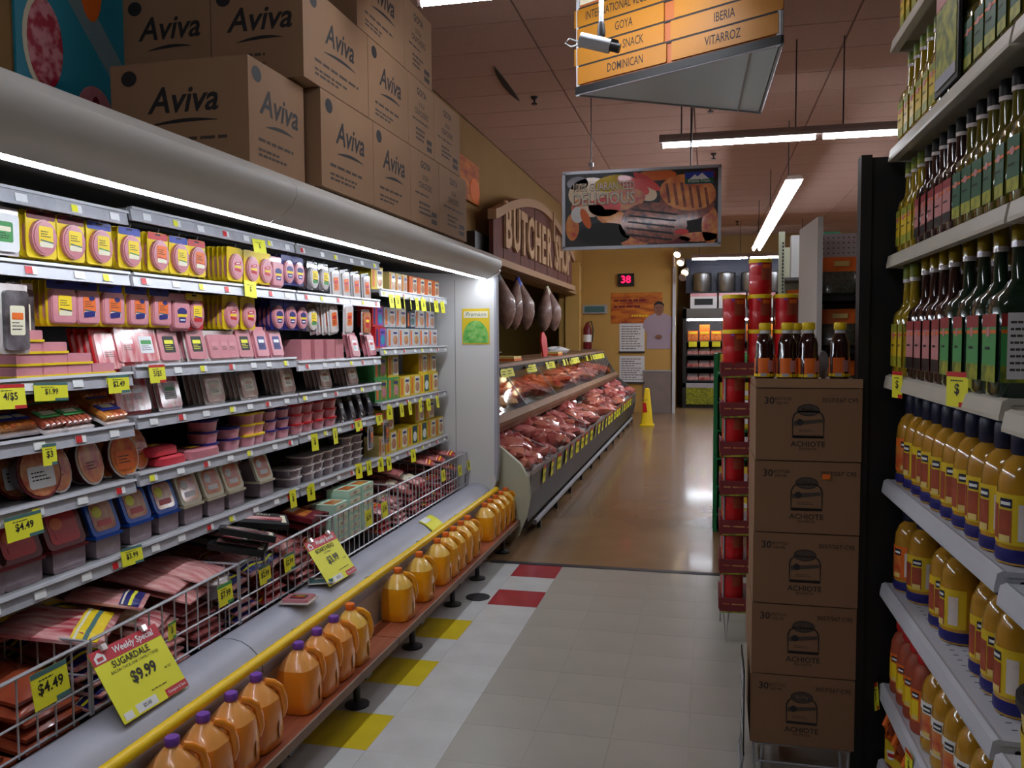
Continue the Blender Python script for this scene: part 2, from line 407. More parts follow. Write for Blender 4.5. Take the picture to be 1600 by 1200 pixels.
# ---------------------------------------------------------------- ceiling lights
def pendant(x0, x1, y, z, label, tubes=1, along='x', x=0, y0=0, y1=0):
    if along == 'x':
        t = thing('pendant_light', label, 'light', ((x0+x1)/2, y, z), group='hanging fluorescent lights')
        hw = (x1-x0)/2
        MB().prism([(-0.045,0.02),(0.045,0.02),(0.045,0.05),(0.02,0.09),(-0.02,0.09),(-0.045,0.05)], -hw-0.03, hw+0.03, 'lamp_body').build('housing', t)
        MB().prism([(0.018*math.cos(a*PI/4), 0.018*math.sin(a*PI/4)) for a in range(8)], -hw, hw, 'lamp_glass', smooth=True).build('tube', t)
        MB().box((-hw-0.01,0,0.005),(0.02,0.03,0.05),'lamp_body').box((hw+0.01,0,0.005),(0.02,0.03,0.05),'lamp_body').build('socket', t)
        for s in (-1, 1): MB().tube([(s*hw*0.75,0,0.09),(s*hw*0.75,0,3.99-z)], 0.006, 'dark_steel', 5).build('hanger', t)
    else:
        t = thing('pendant_light', label, 'light', (x, (y0+y1)/2, z), group='hanging fluorescent lights')
        hl = (y1-y0)/2
        MB().prism([(-0.09,0.02),(0.09,0.02),(0.06,0.06),(-0.06,0.06)], -hl, hl, 'lamp_body', axis='y').build('housing', t)
        for s in (-1, 1):
            nseg = 6
            for k in range(nseg):
                a = -hl+2*hl*k/nseg+0.02; b = -hl+2*hl*(k+1)/nseg-0.02
                MB().prism([(s*0.05+0.024*math.cos(q*PI/4), 0.024*math.sin(q*PI/4)) for q in range(8)], a, b, 'lamp_glass', axis='y', smooth=True).build('tube', t)
        for yy in (-hl*0.8, 0, hl*0.8): MB().tube([(0,yy,0.06),(0,yy,3.99-z)], 0.006, 'dark_steel', 5).build('hanger', t)
    return t
pendant(-0.38, 0.83, 7.2, 3.2, 'hanging fluorescent light just above and behind the grilled meat picture sign')
pendant(0.89, 2.10, 7.2, 3.2, 'hanging fluorescent light running behind the oil shelves, right of the sign light')
pendant(0, 0, 0, 3.2, 'long double-tube light running away down the aisle above the red cans', along='y', x=0.86, y0=9.15, y1=16.1)
pendant(-1.345, -0.125, 3.87, 3.2, 'fluorescent light cut by the top edge right of the stacked cartons')
pendant(-0.33, 0.78, 18.0, 3.22, 'fluorescent light over the far meat cooler, left one')
pendant(0.84, 2.0, 18.0, 3.22, 'fluorescent light over the far meat cooler behind the red cans')
for yy, nm in ((0.55, 'above the camera'),):
    pendant(-1.345, -0.125, yy, 3.2, 'fluorescent light '+nm)
pendant(3.0, 4.2, 5.5, 3.2, 'unseen fluorescent light added for brightness over the neighbouring aisle')  # this lamp and the next are added out of view to brighten the room
pendant(3.0, 4.2, 10.5, 3.2, 'unseen fluorescent light added for brightness over the far end of the neighbouring aisle')
# spot lamps on the corner column
tk = thing('track_light', 'row of four small warm spot lamps fixed to the corner column', 'light', (-0.68, 17.5, 2.9))
MB().tube([(0,0.1,1.08),(0,0.1,0.75),(0,-0.25,0.1)], 0.015, 'lamp_body').build('track', tk)
for k, (px, py) in enumerate([(1058,398),(1063,411),(1070,426),(1066,434)]):
    q = P(px, py, Y=17.3) - Vector((-0.68,17.5,2.9))
    g = MB().lathe([(0.03,0.14),(0.05,0.1),(0.085,0.0)], 'lamp_body', 12).build('spot_head', tk, loc=q, rot=(-0.9,0,-0.4))
    if k < 3: MB().lathe([(0.07,0.004),(0.07,-0.004)], 'spot_lamp', 12).build('bulb', g)
for k, (px, py, yy) in enumerate([(835,165,9.0),(1152,352,15.0),(1115,250,11),(1110,177,6.4)]):
    z = 3.985; q = P(px, py, Z=3.9)
    t = thing('sprinkler_head', 'small ceiling sprinkler head, %s as seen from the aisle' % nth(k, 4), 'sprinkler', (q.x, q.y, z), group='ceiling sprinklers')
    MB().lathe([(0.04,0.0),(0.03,-0.02),(0.01,-0.03),(0.01,-0.06),(0.03,-0.065),(0.03,-0.075)], 'dark_steel', 10).build('sprinkler_body', t)

# ---------------------------------------------------------------- refrigerated wall case
Y0, Y1 = 0.7, 6.1
SX = -1.94
case = thing('refrigerated_case', 'long open white refrigerated case filled with packaged meats along left wall', 'refrigerator', (-2.0, 3.4, 0))
def cb(mb, name, parent=None, **k):
    """build a part of the case whose shape is given in room coordinates"""
    mb.v = [(v[0]+2.0, v[1]-3.4, v[2]) for v in mb.v]
    return mb.build(name, parent or case, **k)
# canopy
prof = [(-1.632,2.075),(-1.632,2.042),(-1.625,2.040),(-1.62,2.048),(-1.575,2.068),(-1.535,2.10),(-1.512,2.14),(-1.515,2.175),(-1.545,2.205),(-1.60,2.232),(-1.68,2.262),(-1.78,2.285),(-2.55,2.29),(-2.55,2.15),(-1.70,2.085)]
c = MB()
for a, b in ((Y0, 2.9), (2.905, Y1+0.02)): c.prism(prof, a, b, 'canopy_cream', axis='y', smooth=True)
cb(c, 'canopy')
cb(MB().prism([(-1.665,2.06),(-1.70,2.09),(-2.5,2.13),(-2.5,2.12),(-1.71,2.075)], Y0, Y1, 'shelf_under', axis='y'), 'canopy_grille')
cb(MB().prism([(x*1.006-0.0, z+0.004) for x, z in prof], 2.895, 2.91, 'shelf_grey', axis='y'), 'canopy_joint')
cb(MB().prism([(-1.655,2.066),(-1.652,2.066),(-1.654,2.036),(-1.657,2.036)], Y0, Y1, 'shelf_under', axis='y'), 'added_light_shield')  # added plate that blocks tube light from reaching the canopy underside
for a in range(5):
    ya = Y0+0.05+a*(Y1-Y0-0.08)/5; yb = ya+(Y1-Y0-0.08)/5-0.012
    cb(MB().prism([(-1.640+0.010*math.cos(q*PI/4), 2.040+0.010*math.sin(q*PI/4)) for q in range(8)], ya, yb, 'case_lamp', axis='y', smooth=True), 'case_light_tube')
# end panel, with a seam, edge and a curved foot
cb(MB().prism([(-2.55,0.02),(-1.60,0.02),(-1.60,0.42),(-1.575,0.47),(-1.56,0.52),(-1.555,0.62),(-1.56,2.05),(-1.53,2.1),(-1.55,2.20),(-1.78,2.285),(-2.55,2.29)], Y1, Y1+0.05, 'enamel', axis='y'), 'end_panel')
cb(MB().prism([(-1.575,0.56),(-1.56,0.5),(-1.548,0.62),(-1.552,2.06),(-1.568,2.06)], Y1-0.012, Y1+0.06, 'bumper_grey', axis='y'), 'panel_edge')
cb(MB().span(-1.883,-1.878, Y1-0.0025, Y1, 0.6, 2.04, 'shelf_grey'), 'panel_seam')
cb(MB().span(-2.55,-2.5, Y0, Y1, 0.3, 2.13, 'dark_inside'), 'back_panel')
# upright slotted posts between the bays
YB = [1.27, 2.49, 3.66, 4.72]
for y in YB: cb(MB().span(-2.5,-2.46, y-0.02, y+0.02, 0.45, 2.1, 'shelf_under'), 'slotted_post')
# lower body
cb(MB().prism([(-1.78,0.36),(-2.5,0.50),(-2.5,0.47),(-1.78,0.33)], Y0, Y1, 'shelf_under', axis='y'), 'well_deck')
bump = [(-1.80,0.30),(-1.80,0.455),(-1.785,0.472),(-1.755,0.484),(-1.715,0.488),(-1.675,0.481),(-1.64,0.463),(-1.61,0.436),(-1.592,0.405),(-1.588,0.37),(-1.62,0.30)]
bm = MB()
for a, b in ((Y0, 2.71), (2.716, Y1-0.002)): bm.prism(bump, a, b, 'bumper_grey', axis='y', smooth=True)
cb(bm, 'bumper')
cb(MB().prism([(x, z) for x, z in bump], 2.71, 2.716, 'dark_steel', axis='y'), 'bumper_joint')
cb(MB().prism([(-1.62,0.02),(-1.60,0.02),(-1.60,0.40),(-1.64,0.40)], Y0, Y1, 'enamel', axis='y'), 'kick_panel')
cb(MB().span(-2.5,-1.64, Y0, Y1, 0.0, 0.32, 'dark_inside'), 'base')
cb(MB().tube([(-1.562, Y0, 0.445), (-1.562, Y1-0.01, 0.445)], 0.021, 'rail_yellow', 10), 'yellow_rail')
for k in range(7):
    y = 1.5+k*0.72
    cb(MB().span(-1.585,-1.57, y-0.015, y+0.015, 0.43, 0.46, 'shelf_grey'), 'rail_bracket')
# wire fence along the well
FX, FZ0, FZ1 = -1.785, 0.49, 0.70
def fz(y): return 0.695 + 0.035*min(1, max(0, (y-1.5)/2.0))
for k, (a, b) in enumerate([(Y0,1.20),(1.21,2.07),(2.08,2.88),(2.89,3.72),(3.73,4.6),(4.61,5.42),(5.43,6.05)]):
    f = MB(); n = max(2, int((b-a)/0.062))
    for i in range(n+1):
        y = a+(b-a)*i/n; f.tube([(FX,y,FZ0-0.01),(FX,y,fz(y))], 0.0045 if i in (0, n) else 0.003, 'wire', 5)
    f.tube([(FX,a,fz(a)),(FX,b,fz(b))], 0.0055, 'wire', 6)
    f.tube([(FX,a,0.575),(FX,b,0.575)], 0.004, 'wire', 5); f.tube([(FX,a,FZ0),(FX,b,FZ0)], 0.004, 'wire', 5)
    cb(f, 'wire_basket_front', kind='stuff')
    # divider running back into the well
    g = MB(); zt = fz(b)
    g.tube([(FX,b,zt),(FX-0.45,b+0.0,zt)], 0.0045, 'wire', 5); g.tube([(FX,b,0.6),(FX-0.45,b,0.6)], 0.0035, 'wire', 5)
    for i in range(1, 8): g.tube([(FX-0.06*i,b,0.46),(FX-0.06*i,b,zt)], 0.003, 'wire', 5)
    cb(g, 'wire_divider', kind='stuff')
for k in range(60):
    y = 1.3+k*0.08
# shelves
TAGC = {'y': 'tag_yellow', 'r': 'sign_red', 'w': 'white'}
tag_meshes = {}
for kk, cc in (('y','tag_yellow'), ('r','red'), ('w','white')):
    tag_meshes[kk] = MB().span(-0.0012, 0.0012, -0.022, 0.022, -0.012, 0.012, 'white').span(0.0012,0.002,-0.022,0.004,-0.011,0.011, cc).mesh('price_tag')
def shelf(y0, y1, z, front=SX, rail='rail_grey', tags='rwyw', depth=0.5, step=0.155, name='shelf', thick=0.018, drop=0.042):
    s = cb(MB().span(front-depth, front, y0, y1, z-thick, z, 'shelf_grey'), name)
    # price rail, tilted out at its foot
    r = MB().prism([(front,z+0.004),(front+0.012,z+0.004),(front+0.020,z-drop),(front+0.008,z-drop)], y0+0.004, y1-0.004, rail, axis='y')
    r.prism([(front+0.012,z+0.004),(front+0.020,z+0.006),(front+0.022,z-0.003),(front+0.013,z-0.003)], y0+0.004, y1-0.004, 'rail_white', axis='y')
    cb(r, 'price_rail', s)
    n = int((y1-y0)/step); rnd = random.Random(int(z*1000+y0*77))
    for i in range(n):
        k = tags[(i+int(y0*3)) % len(tags)]
        o = bpy.data.objects.new('price_tag', tag_meshes[k]); COL.objects.link(o); o.parent = s
        o.location = (front+0.0185+2.0, y0+(i+0.5)*(y1-y0)/n+rnd.uniform(-0.03,0.03)-3.4, z-0.022); o.rotation_euler = (0, -0.19, 0)
    return s
ZA, ZB, ZC, ZD, ZE, ZF = 2.03, 1.825, 1.485, 1.31, 1.115, 0.868
S = {}
def bay_z(z, k): return z + (0.018 if k >= 1 else 0)
bays = [(Y0,1.265),(1.275,2.485),(2.495,3.655),(3.665,4.715)]
for k, (a, b) in enumerate(bays):
    up_ = 0.02 if k >= 2 else 0.0
    S['A',k] = shelf(a, b, ZA+up_, rail='rail_grey' if k < 3 else 'shelf_grey', tags='wywrwyw', depth=0.10, name='peg_rail')
    S['B',k] = shelf(a, b, ZB, rail='rail_white', tags='ryrwy', depth=0.10, name='peg_rail')
    S['C',k] = shelf(a, b, ZC+(0.0,0.0,0.022,0.0)[k], rail='rail_grey' if k != 3 else 'rail_white', tags='wyrw')
    S['D',k] = shelf(a, b, ZD+(0.0,0.0,0.02,0.02)[k], tags='rwyw')
    S['E',k] = shelf(a, b, ZE+(0.0,0.0,0.015,0.018)[k], tags='wrwy')
    S['F',k] = shelf(a, b, ZF+(0,0,0.008,0.008)[k], tags='wryw', front=SX+0.0)
def sz(r, y):
    k = 0 if y < 1.27 else 1 if y < 2.49 else 2 if y < 3.66 else 3
    base = {'A': ZA+(0.02 if k >= 2 else 0), 'B': ZB, 'C': ZC+(0.0,0.0,0.022,0.0)[k], 'D': ZD+(0.0,0.0,0.02,0.02)[k], 'E': ZE+(0.0,0.0,0.015,0.018)[k], 'F': ZF+(0,0,0.008,0.008)[k]}
    return base[r]
ZG, ZH, ZI, ZJ = 1.895, 1.537, 1.205, 0.862
for z, nm in ((ZG,'G'),(ZH,'H'),(ZI,'I'),(ZJ,'J')): S[nm] = shelf(4.725, 6.03, z, tags='rwyw', rail='rail_white' if nm == 'G' else 'rail_grey')
# peg bars that the card packs hang from
def peg_bar(y, z, x0=-2.48, x1=-1.965):
    cb(MB().tube([(x0,y,z),(x1,y,z),(x1+0.006,y,z+0.012)], 0.003, 'steel', 5), 'peg_hook')
cb(MB().span(-2.50,-2.47, Y0, 4.72, 1.99, 2.01, 'shelf_grey'), 'peg_bar'); cb(MB().span(-2.50,-2.47, Y0, 4.72, 1.775, 1.795, 'shelf_grey'), 'peg_bar')
mat('leaf_print', (70,160,60), 0.5, rgb2=(150,200,110), scale=30, sharp=0.4)
# sticker on the end panel
st = MB().span(-1.824,-1.608, Y1-0.004, Y1-0.001, 1.55, 1.82, 'label_yellow')
st.prism([(-1.717+0.10*math.cos(a*PI/12), 1.60+0.13*math.sin(a*PI/12)) for a in range(13)]+[(-1.817,1.56),(-1.617,1.56)], Y1-0.006, Y1-0.004, 'leaf_print', axis='y')
st.span(-1.81,-1.62, Y1-0.006, Y1-0.004, 1.75, 1.80, 'cream').text('Premium', 0.045, (-1.716, Y1-0.0065, 1.775), 'teal', right=(1,0,0), upv=(0,0,1), shear=0.3)
cb(st, 'sticker')
# loading plank on stands, in front of the case
pl = thing('juice_plank', 'long reddish wooden plank on low stands holding juice jugs', 'shelf', (-1.5, 3.8, 0))
for a, b in ((1.2,3.62),(3.625,6.22)):
    mbp = MB().span(-0.085, 0.085, a-3.8, b-3.8, 0.165, 0.19, 'plank'); mbp.build('board', pl)
    MB().span(0.085, 0.093, a-3.8, b-3.8, 0.155, 0.191, 'plank_edge').build('board_edge', pl)
for y in (1.9, 2.62, 3.30, 4.0, 4.7, 5.25, 5.95):
    MB().lathe([(0.055,0.0),(0.055,0.008),(0.016,0.02),(0.016,0.14),(0.03,0.165)], 'dark_steel', 12).build('stand_foot', pl, loc=(0.02, y-3.8, 0))
    MB().span(-0.08,0.08, y-3.8-0.03, y-3.8+0.03, 0.13, 0.165, 'dark_steel').build('crossbar', pl)
dr = MB().lathe([(0.075,-0.001),(0.075,0.004),(0.06,0.006)], 'dark_steel', 20)
dr.build('floor_drain', floor, loc=(-1.37, 4.87, 0))
# ---------------------------------------------------------------- juice jugs
def jug_model(body, top, cap, lab):
    t = thing('juice_jug', '', 'jug')
    b = MB()
    secs = [(0.0,0.066,0.066,4),(0.008,0.073,0.073,4),(0.05,0.075,0.075,4),(0.11,0.075,0.075,3.6),(0.14,0.074,0.074,3.2),(0.165,0.070,0.070,2.8)]
    b.loft(secs, body, 20, cap=True)
    b.build('body', t)
    s = MB().loft([(0.165,0.070,0.070,2.8),(0.185,0.060,0.060,2.4),(0.205,0.044,0.044,2),(0.22,0.028,0.028,2),(0.228,0.018,0.018,2),(0.238,0.017,0.017,2)], top, 20, cap=True)
    s.build('shoulder', t)
    h = MB()
    path = [(0.020,0.020,0.222),(0.040,0.040,0.213),(0.057,0.057,0.190),(0.064,0.064,0.155),(0.066,0.066,0.12),(0.058,0.058,0.09)]
    h.tube(path, 0.0145, body, 10)
    h.build('handle', t)
    c = MB().lathe([(0.0205,0.232),(0.0215,0.236),(0.0215,0.252),(0.019,0.256)], cap, 16); c.build('cap', t)
    l = MB().add([(0.0,0.0,0.0)], [], lab); 
    l = MB(); n = 14; cx, cz = 0.0, 0.062
    ring = []
    for k in range(n):
        a = 2*PI*k/n; ring.append((0.0765, 0.026*math.cos(a), 0.06+0.038*math.sin(a)))
    l.add(ring, [tuple(range(n))], lab); l.build('label', t, rot=(0,0,0.45))
    return t
JP = Kind(jug_model, 'jug', 'juice', 'jug_top', 'purple', 'jug_label')
JO = Kind(jug_model, 'jug', 'juice_yellow', 'jug_top_yellow', 'orange', 'jug_label_green')
near = [2.07, 2.223, 2.379, 2.533, 2.84, 2.993, 3.147]
for i, y in enumerate(near):
    JP.put((-1.51, y, 0.19), 'orange juice jug with purple cap, %s of that cap colour on the plank' % nth(i, len(near)), 'orange juice jugs', rot=(0,0,random.uniform(-0.08,0.08)))
far = [3.31, 3.886, 4.204, 4.51, 4.67, 4.825, 4.98, 5.135, 5.56, 5.713, 5.866, 6.02, 6.173]
for i, y in enumerate(far):
    JO.put((-1.51, y, 0.19), 'yellow juice jug with orange cap, %s of that cap colour on the plank' % nth(i, len(far)), 'orange juice jugs', rot=(0,0,random.uniform(-0.08,0.08)))

# ---------------------------------------------------------------- packaged meats, models (front faces +X)
def card_pack(card, head, disc, oval=True, lab='yellow', lab2='cream', swash='teal', logo=None):
    t = thing('lunch_meat_pack', '', 'meat pack')
    MB().rect(0,0.072,0.118,0.144,-0.004,0.0,card,r=0.012).build('backing_card', t)
    if head: MB().rect(0,0.130,0.112,0.026,0.0,0.0015,head,r=0.006).rect(0,0.136,0.03,0.006,0.0015,0.002,'black').build('header', t)
    b = MB()
    if oval: b.prism([(0.05*math.cos(a*PI/10), 0.062+0.055*math.sin(a*PI/10)) for a in range(20)], 0.0, 0.012, disc).prism([(0.044*math.cos(a*PI/10), 0.062+0.049*math.sin(a*PI/10)) for a in range(20)], 0.012, 0.015, disc)
    else: b.rect(0,0.062,0.104,0.108,0.0,0.012,disc,r=0.014).rect(0,0.062,0.096,0.100,0.012,0.015,disc,r=0.012)
    b.build('meat_slices', t)
    l = MB()
    if logo == 'band':
        l.oval(0,0.074,0.03,0.016,0.0152,0.0158,'deep_blue').rect(0,0.060,0.058,0.010,0.0158,0.0164,'yellow').rect(0,0.043,0.042,0.02,0.0152,0.0158,'deep_blue',r=0.006).rect(0,0.043,0.03,0.005,0.0158,0.0164,'white')
    elif logo == 'redbow':
        l.rect(0,0.075,0.05,0.012,0.0152,0.0158,'red',r=0.004,tilt=0.15).rect(0,0.060,0.052,0.009,0.0152,0.0158,'green' if lab2=='green' else lab,r=0.003).rect(0,0.047,0.046,0.012,0.0152,0.0158,'red',r=0.004,tilt=-0.1).rect(0,0.075,0.03,0.003,0.0158,0.0162,'white',tilt=0.15)
    else:
        l.rect(0.002,0.066,0.056,0.06,0.0152,0.0158,lab,r=0.006).rect(0.002,0.041,0.054,0.016,0.0158,0.0163,lab2,r=0.006).rect(0.004,0.051,0.05,0.004,0.0163,0.0166,swash,tilt=-0.12)
        l.lines((0.0162,0.002,0.073),0.042,0.022,3,'ink')
        if logo == 'blue': l.oval(0.012,0.092,0.013,0.008,0.0163,0.0168,'deep_blue').rect(0,0.040,0.05,0.018,0.0168,0.0172,'deep_blue',r=0.006,tilt=0.1)
    l.build('label', t)
    return t
CP = {}
def kind(key, fn, cat, *a, **k):
    if key not in CP: CP[key] = Kind(fn, cat, *a, **k)
    return CP[key]
K_Y_WINE = Kind(card_pack, 'meat pack', 'yellow', 'dark_red', 'bologna')
K_Y_BLUE = Kind(card_pack, 'meat pack', 'yellow', 'blue', 'bologna', swash='green')
K_Y_RED = Kind(card_pack, 'meat pack', 'yellow', 'red', 'bologna', lab='orange', swash='red')
K_Y_BOW = Kind(card_pack, 'meat pack', 'yellow', None, 'pink', logo='redbow')
K_B_BAND = Kind(card_pack, 'meat pack', 'deep_blue', None, 'pink', logo='band')
K_SQ_Y = Kind(card_pack, 'meat pack', 'yellow', 'blue', 'pink', oval=False, swash='ink')
K_SQ_B = Kind(card_pack, 'meat pack', 'yellow', 'blue', 'pink', oval=False, lab='orange', lab2='white', logo='blue')
K_RED_RD = Kind(card_pack, 'meat pack', 'red', 'yellow', 'bologna', lab='yellow', lab2='red', swash='blue')
K_PINK_SQ = Kind(card_pack, 'meat pack', 'pink', None, 'pink', oval=False, logo='band')
K_DK_RD = Kind(card_pack, 'meat pack', 'film_dark', None, 'film', lab='yellow', lab2='green', swash='ink')
def back_pack(card, meatc):
    t = thing('lunch_meat_pack', '', 'meat pack')
    MB().rect(0,0.072,0.118,0.144,-0.004,0.0,card,r=0.012).build('backing_card', t)
    MB().rect(0,0.062,0.098,0.104,0.0,0.012,meatc,r=0.03).build('meat_slices', t)
    return t
BK = {}
def hang(k, y, ztop, label, n_behind=3, card='yellow', meatc='bologna', tilt=0.0, x=-1.985):
    """a peg of packs: the labelled one in front and plain ones close behind"""
    peg_bar(y, ztop-0.004, x0=-2.48, x1=x+0.002)
    k.put((x, y, ztop-0.149), label, 'packs hanging on pegs', rot=(0,0,tilt))
    if (card, meatc) not in BK: BK[card, meatc] = Kind(back_pack, 'meat pack', card, meatc)
    for i in range(n_behind):
        BK[card, meatc].put((x-0.02*(i+1), y-0.004*(i+1), ztop-0.149), 'pack behind the '+' '.join(label.replace(',','').split()[:10]), 'behind '+label, rot=(0,0,tilt))
def yy(x, y, X=SX-0.02): return P(x, y, X=X).y
# top row
row1 = [(75,355,K_Y_WINE,'wine red header','yellow'),(121,362,K_Y_WINE,'wine red header','yellow'),(165,370,K_Y_BLUE,'blue header','yellow'),(212,382,K_Y_BLUE,'blue header','yellow'),(256,392,K_Y_RED,'red header','yellow'),(288,395,K_Y_BLUE,'blue header','yellow'),(316,402,K_Y_RED,'red header','yellow')]
nb = {'wine red header':0,'blue header':0,'red header':0}; tot = {'wine red header':2,'blue header':3,'red header':2}
for x, y, k, h, c in row1:
    hang(k, yy(x,y), 1.998, 'yellow-backed bologna pack with %s, %s with such header on the top pegs' % (h, {2:['left','right'],3:['left','middle','right']}[tot[h]][nb[h]]), 3, c); nb[h] += 1
for i, (x, y) in enumerate([(375,412),(400,412),(421,414)]): hang(K_Y_BOW, yy(x,y), 1.998, 'all-yellow red-bow bologna pack, %s, top pegs' % ['left','middle','right'][i], 6 if i == 0 else 3, 'yellow', 'pink')
hang(K_PINK_SQ, yy(438,418), 1.99, 'pink square meat pack with blue print on the top pegs beside the blue packs', 2, 'pink', 'pink')
for i, (x, y) in enumerate([(456,418),(472,421)]): hang(K_B_BAND, yy(x,y), 2.01, 'blue-backed oval bologna pack, %s one on the top pegs' % ['left','right'][i], 4, 'deep_blue', 'bologna')
for i, (x, y) in enumerate([(495,425),(512,431)]): hang(K_DK_RD, yy(x,y), 2.0, 'clear round sliced meat pack with green-yellow label, %s one on the top pegs' % ['left','right'][i], 2, 'film_dark', 'bologna')
# second row of pegs
for i, x in enumerate((105,143,183,222,258)):
    hang(K_SQ_Y if i == 0 else K_SQ_B, yy(x,470), 1.792, 'square ham pack with blue header, %s of five on the lower pegs' % nth(i,5), 4 if i == 0 else 2, 'yellow', 'pink')
hang(K_PINK_SQ, yy(288,478), 1.78, 'pink square ham pack half hidden by the round red one', 1, 'pink', 'pink')
hang(K_RED_RD, yy(312,480), 1.785, 'round ham pack on a red card, lower pegs', 3, 'red', 'pink')
for i, x in enumerate((368,395)): hang(K_Y_BOW, yy(x,482), 1.79, 'all-yellow red-bow bologna pack, %s, lower pegs' % ['left','right'][i], 7 if i == 0 else 3, 'yellow', 'pink')
for i, x in enumerate((440,460,477)): hang(K_B_BAND, yy(x,487), 1.79, 'blue-backed oval bologna pack, %s of three on the lower pegs' % ['left','middle','right'][i], 5 if i == 0 else 2, 'deep_blue', 'bologna')
hang(K_DK_RD, yy(493,490), 1.785, 'narrow dark meat pack right of the blue ones on the lower pegs', 1, 'film_dark', 'bologna')

def flat_pack(filmc, lab, art, w=0.12, h=0.15, logo='ink'):
    t = thing('flat_meat_pack', '', 'meat pack')
    MB().rect(0,h/2,w,h,-0.004,0.0,filmc,r=0.006).build('film_edge', t)
    MB().rect(0,h/2-0.004,w-0.016,h-0.03,0.0,0.011,art,r=0.012).build('meat_slices', t)
    l = MB().rect(0,h*0.48,w*0.52,h*0.42,0.0112,0.0118,lab,r=0.006)
    l.rect(0,h*0.54,w*0.40,h*0.10,0.0118,0.0122,logo,r=0.003).lines((0.0122,0,h*0.40),w*0.4,h*0.14,3,'ink' if lab != 'black' else 'tag_yellow')
    l.build('label', t)
    return t
K_TALL = Kind(flat_pack, 'meat pack', 'film', 'cream', 'film_dark', 0.10, 0.20, 'orange')
K_WHITE_BAG = Kind(flat_pack, 'meat pack', 'white', 'orange', 'film', 0.11, 0.17, 'red')
K_GOLD = Kind(flat_pack, 'meat pack', 'rail_white', 'red', 'food_mix', 0.115, 0.15, 'yellow')
K_GREENW = Kind(flat_pack, 'meat pack', 'film', 'green', 'white', 0.13, 0.14, 'cream')
K_RED_FILM = Kind(flat_pack, 'meat pack', 'red', 'bacon_pale', 'bacon_pale', 0.135, 0.155, 'film')
K_BLK_LAB = Kind(flat_pack, 'meat pack', 'film', 'black', 'bologna', 0.13, 0.15, 'tag_yellow')
K_CLEAR = Kind(flat_pack, 'meat pack', 'film', 'white', 'bacon_pale', 0.14, 0.15, 'green')
K_BEIGE = Kind(flat_pack, 'meat pack', 'film', 'cream', 'poultry', 0.14, 0.14, 'food_mix')
K_PBLUE = Kind(flat_pack, 'meat pack', 'pink', 'deep_blue', 'pink', 0.12, 0.15, 'white')
K_REDW = Kind(flat_pack, 'meat pack', 'pink', 'white', 'bologna', 0.115, 0.15, 'red')
K_DKF = Kind(flat_pack, 'meat pack', 'film_dark', 'navy', 'film_dark', 0.07, 0.16, 'film')
GP = 'film packs'
K_GREENW.put((-1.985, yy(12,372), 1.845), 'white and green meat pack at the left edge of the top pegs', GP)
K_TALL.put((-1.93, yy(8,480)+0.0, 1.56), 'tall black and cream pack hanging at the left edge, in front of the ham blocks', GP); peg_bar(yy(8,480), 1.755, x1=-1.935)
K_TALL.put((-1.99, yy(45,490), 1.57), 'tall pack with orange print hanging behind the leftmost tall one', GP); peg_bar(yy(45,490), 1.765, x1=-1.99)
for i, x in enumerate((530,546,562,578)): K_WHITE_BAG.put((-1.985, yy(x,430), 1.815), 'silvery white meat bag, %s of four on the top pegs' % nth(i,4), GP, rot=(0.12,0,0)); peg_bar(yy(x,430), 1.975)
K_WHITE_BAG.put((-1.93, yy(535,493), 1.625), 'white bag with orange print hanging alone on the lower pegs', GP, rot=(0.08,0.06,0)); peg_bar(yy(535,493), 1.785, x1=-1.945)
for i in range(4): K_WHITE_BAG.put((-1.965-0.02*i, yy(522-4*i,493), 1.622), 'white bag fanned behind the one with the orange print', 'fanned white bags', rot=(0.12,0.0,0))
K_GOLD.put((-1.955, yy(570,492), 1.62), 'silver framed pack with gold and red picture at the end of the lower pegs', GP); peg_bar(yy(570,492), 1.765)

def block(c, seam, sy=0.10, h=0.05, dx=0.12):
    t = thing('ham_block', '', 'ham')
    MB().rect(0,h/2,sy,h,-dx,0.0,c,r=0.006).build('meat', t)
    MB().rect(0,0.004,sy+0.006,0.007,-dx,0.004,seam,r=0.002).build('wrapper_seam', t)
    return t
K_HB_Y = Kind(block, 'ham', 'pink', 'yellow', 0.103, 0.0355)
# stair-stepped stack of ham blocks at the left end of the middle shelf
hcols = [(yy(49,560),4),(yy(88,565),3),(yy(127,570),2),(yy(164,575),1)]
z0 = ZC
cn = ['leftmost','second','third','rightmost']
for ci, (y, n) in enumerate(hcols):
    for j in range(n):
        K_HB_Y.put((-1.965, y, z0+0.001+0.036*j), 'pink ham block, %s, %s column of the stepped stack' % (['bottom one','second up','third up','top one'][j] if not (j == n-1) else 'top one', cn[ci]), 'stepped ham blocks')
for ci, (y, n) in enumerate([(2.0,4),(2.135,4)]):
    pass
def leanrow(k, pts, z, lab, group, lean=-0.22, x=-1.985, behind=2, bdx=0.022):
    for i, (px, py) in enumerate(pts):
        y = yy(px, py); zz = sz(z, y) if isinstance(z, str) else z
        l = lab % nth(i, len(pts)) if '%s' in lab else lab
        k.put((x, y, zz+0.001), l, group, rot=(0, lean, 0))
        for j in range(behind): k.put((x-bdx*(j+1), y-0.006*(j+1), zz+0.001), 'pack right behind the '+' '.join(l.replace(',','').split()[:12]), group+' behind', rot=(0, lean, 0))
leanrow(K_RED_FILM, [(183,548),(212,552)], 'C', 'red-rimmed tray of ham with red foil, %s on the middle shelf', 'red ham packs', behind=3)
leanrow(K_CLEAR, [(240,553)], 'C', 'white glossy pack between red packs and black-label packs on middle shelf', 'middle shelf packs', behind=1)
leanrow(K_BLK_LAB, [(275,548),(318,547),(392,545)], 'C', 'clear meat pack with black label, %s on the middle shelf', 'black label packs', behind=2)
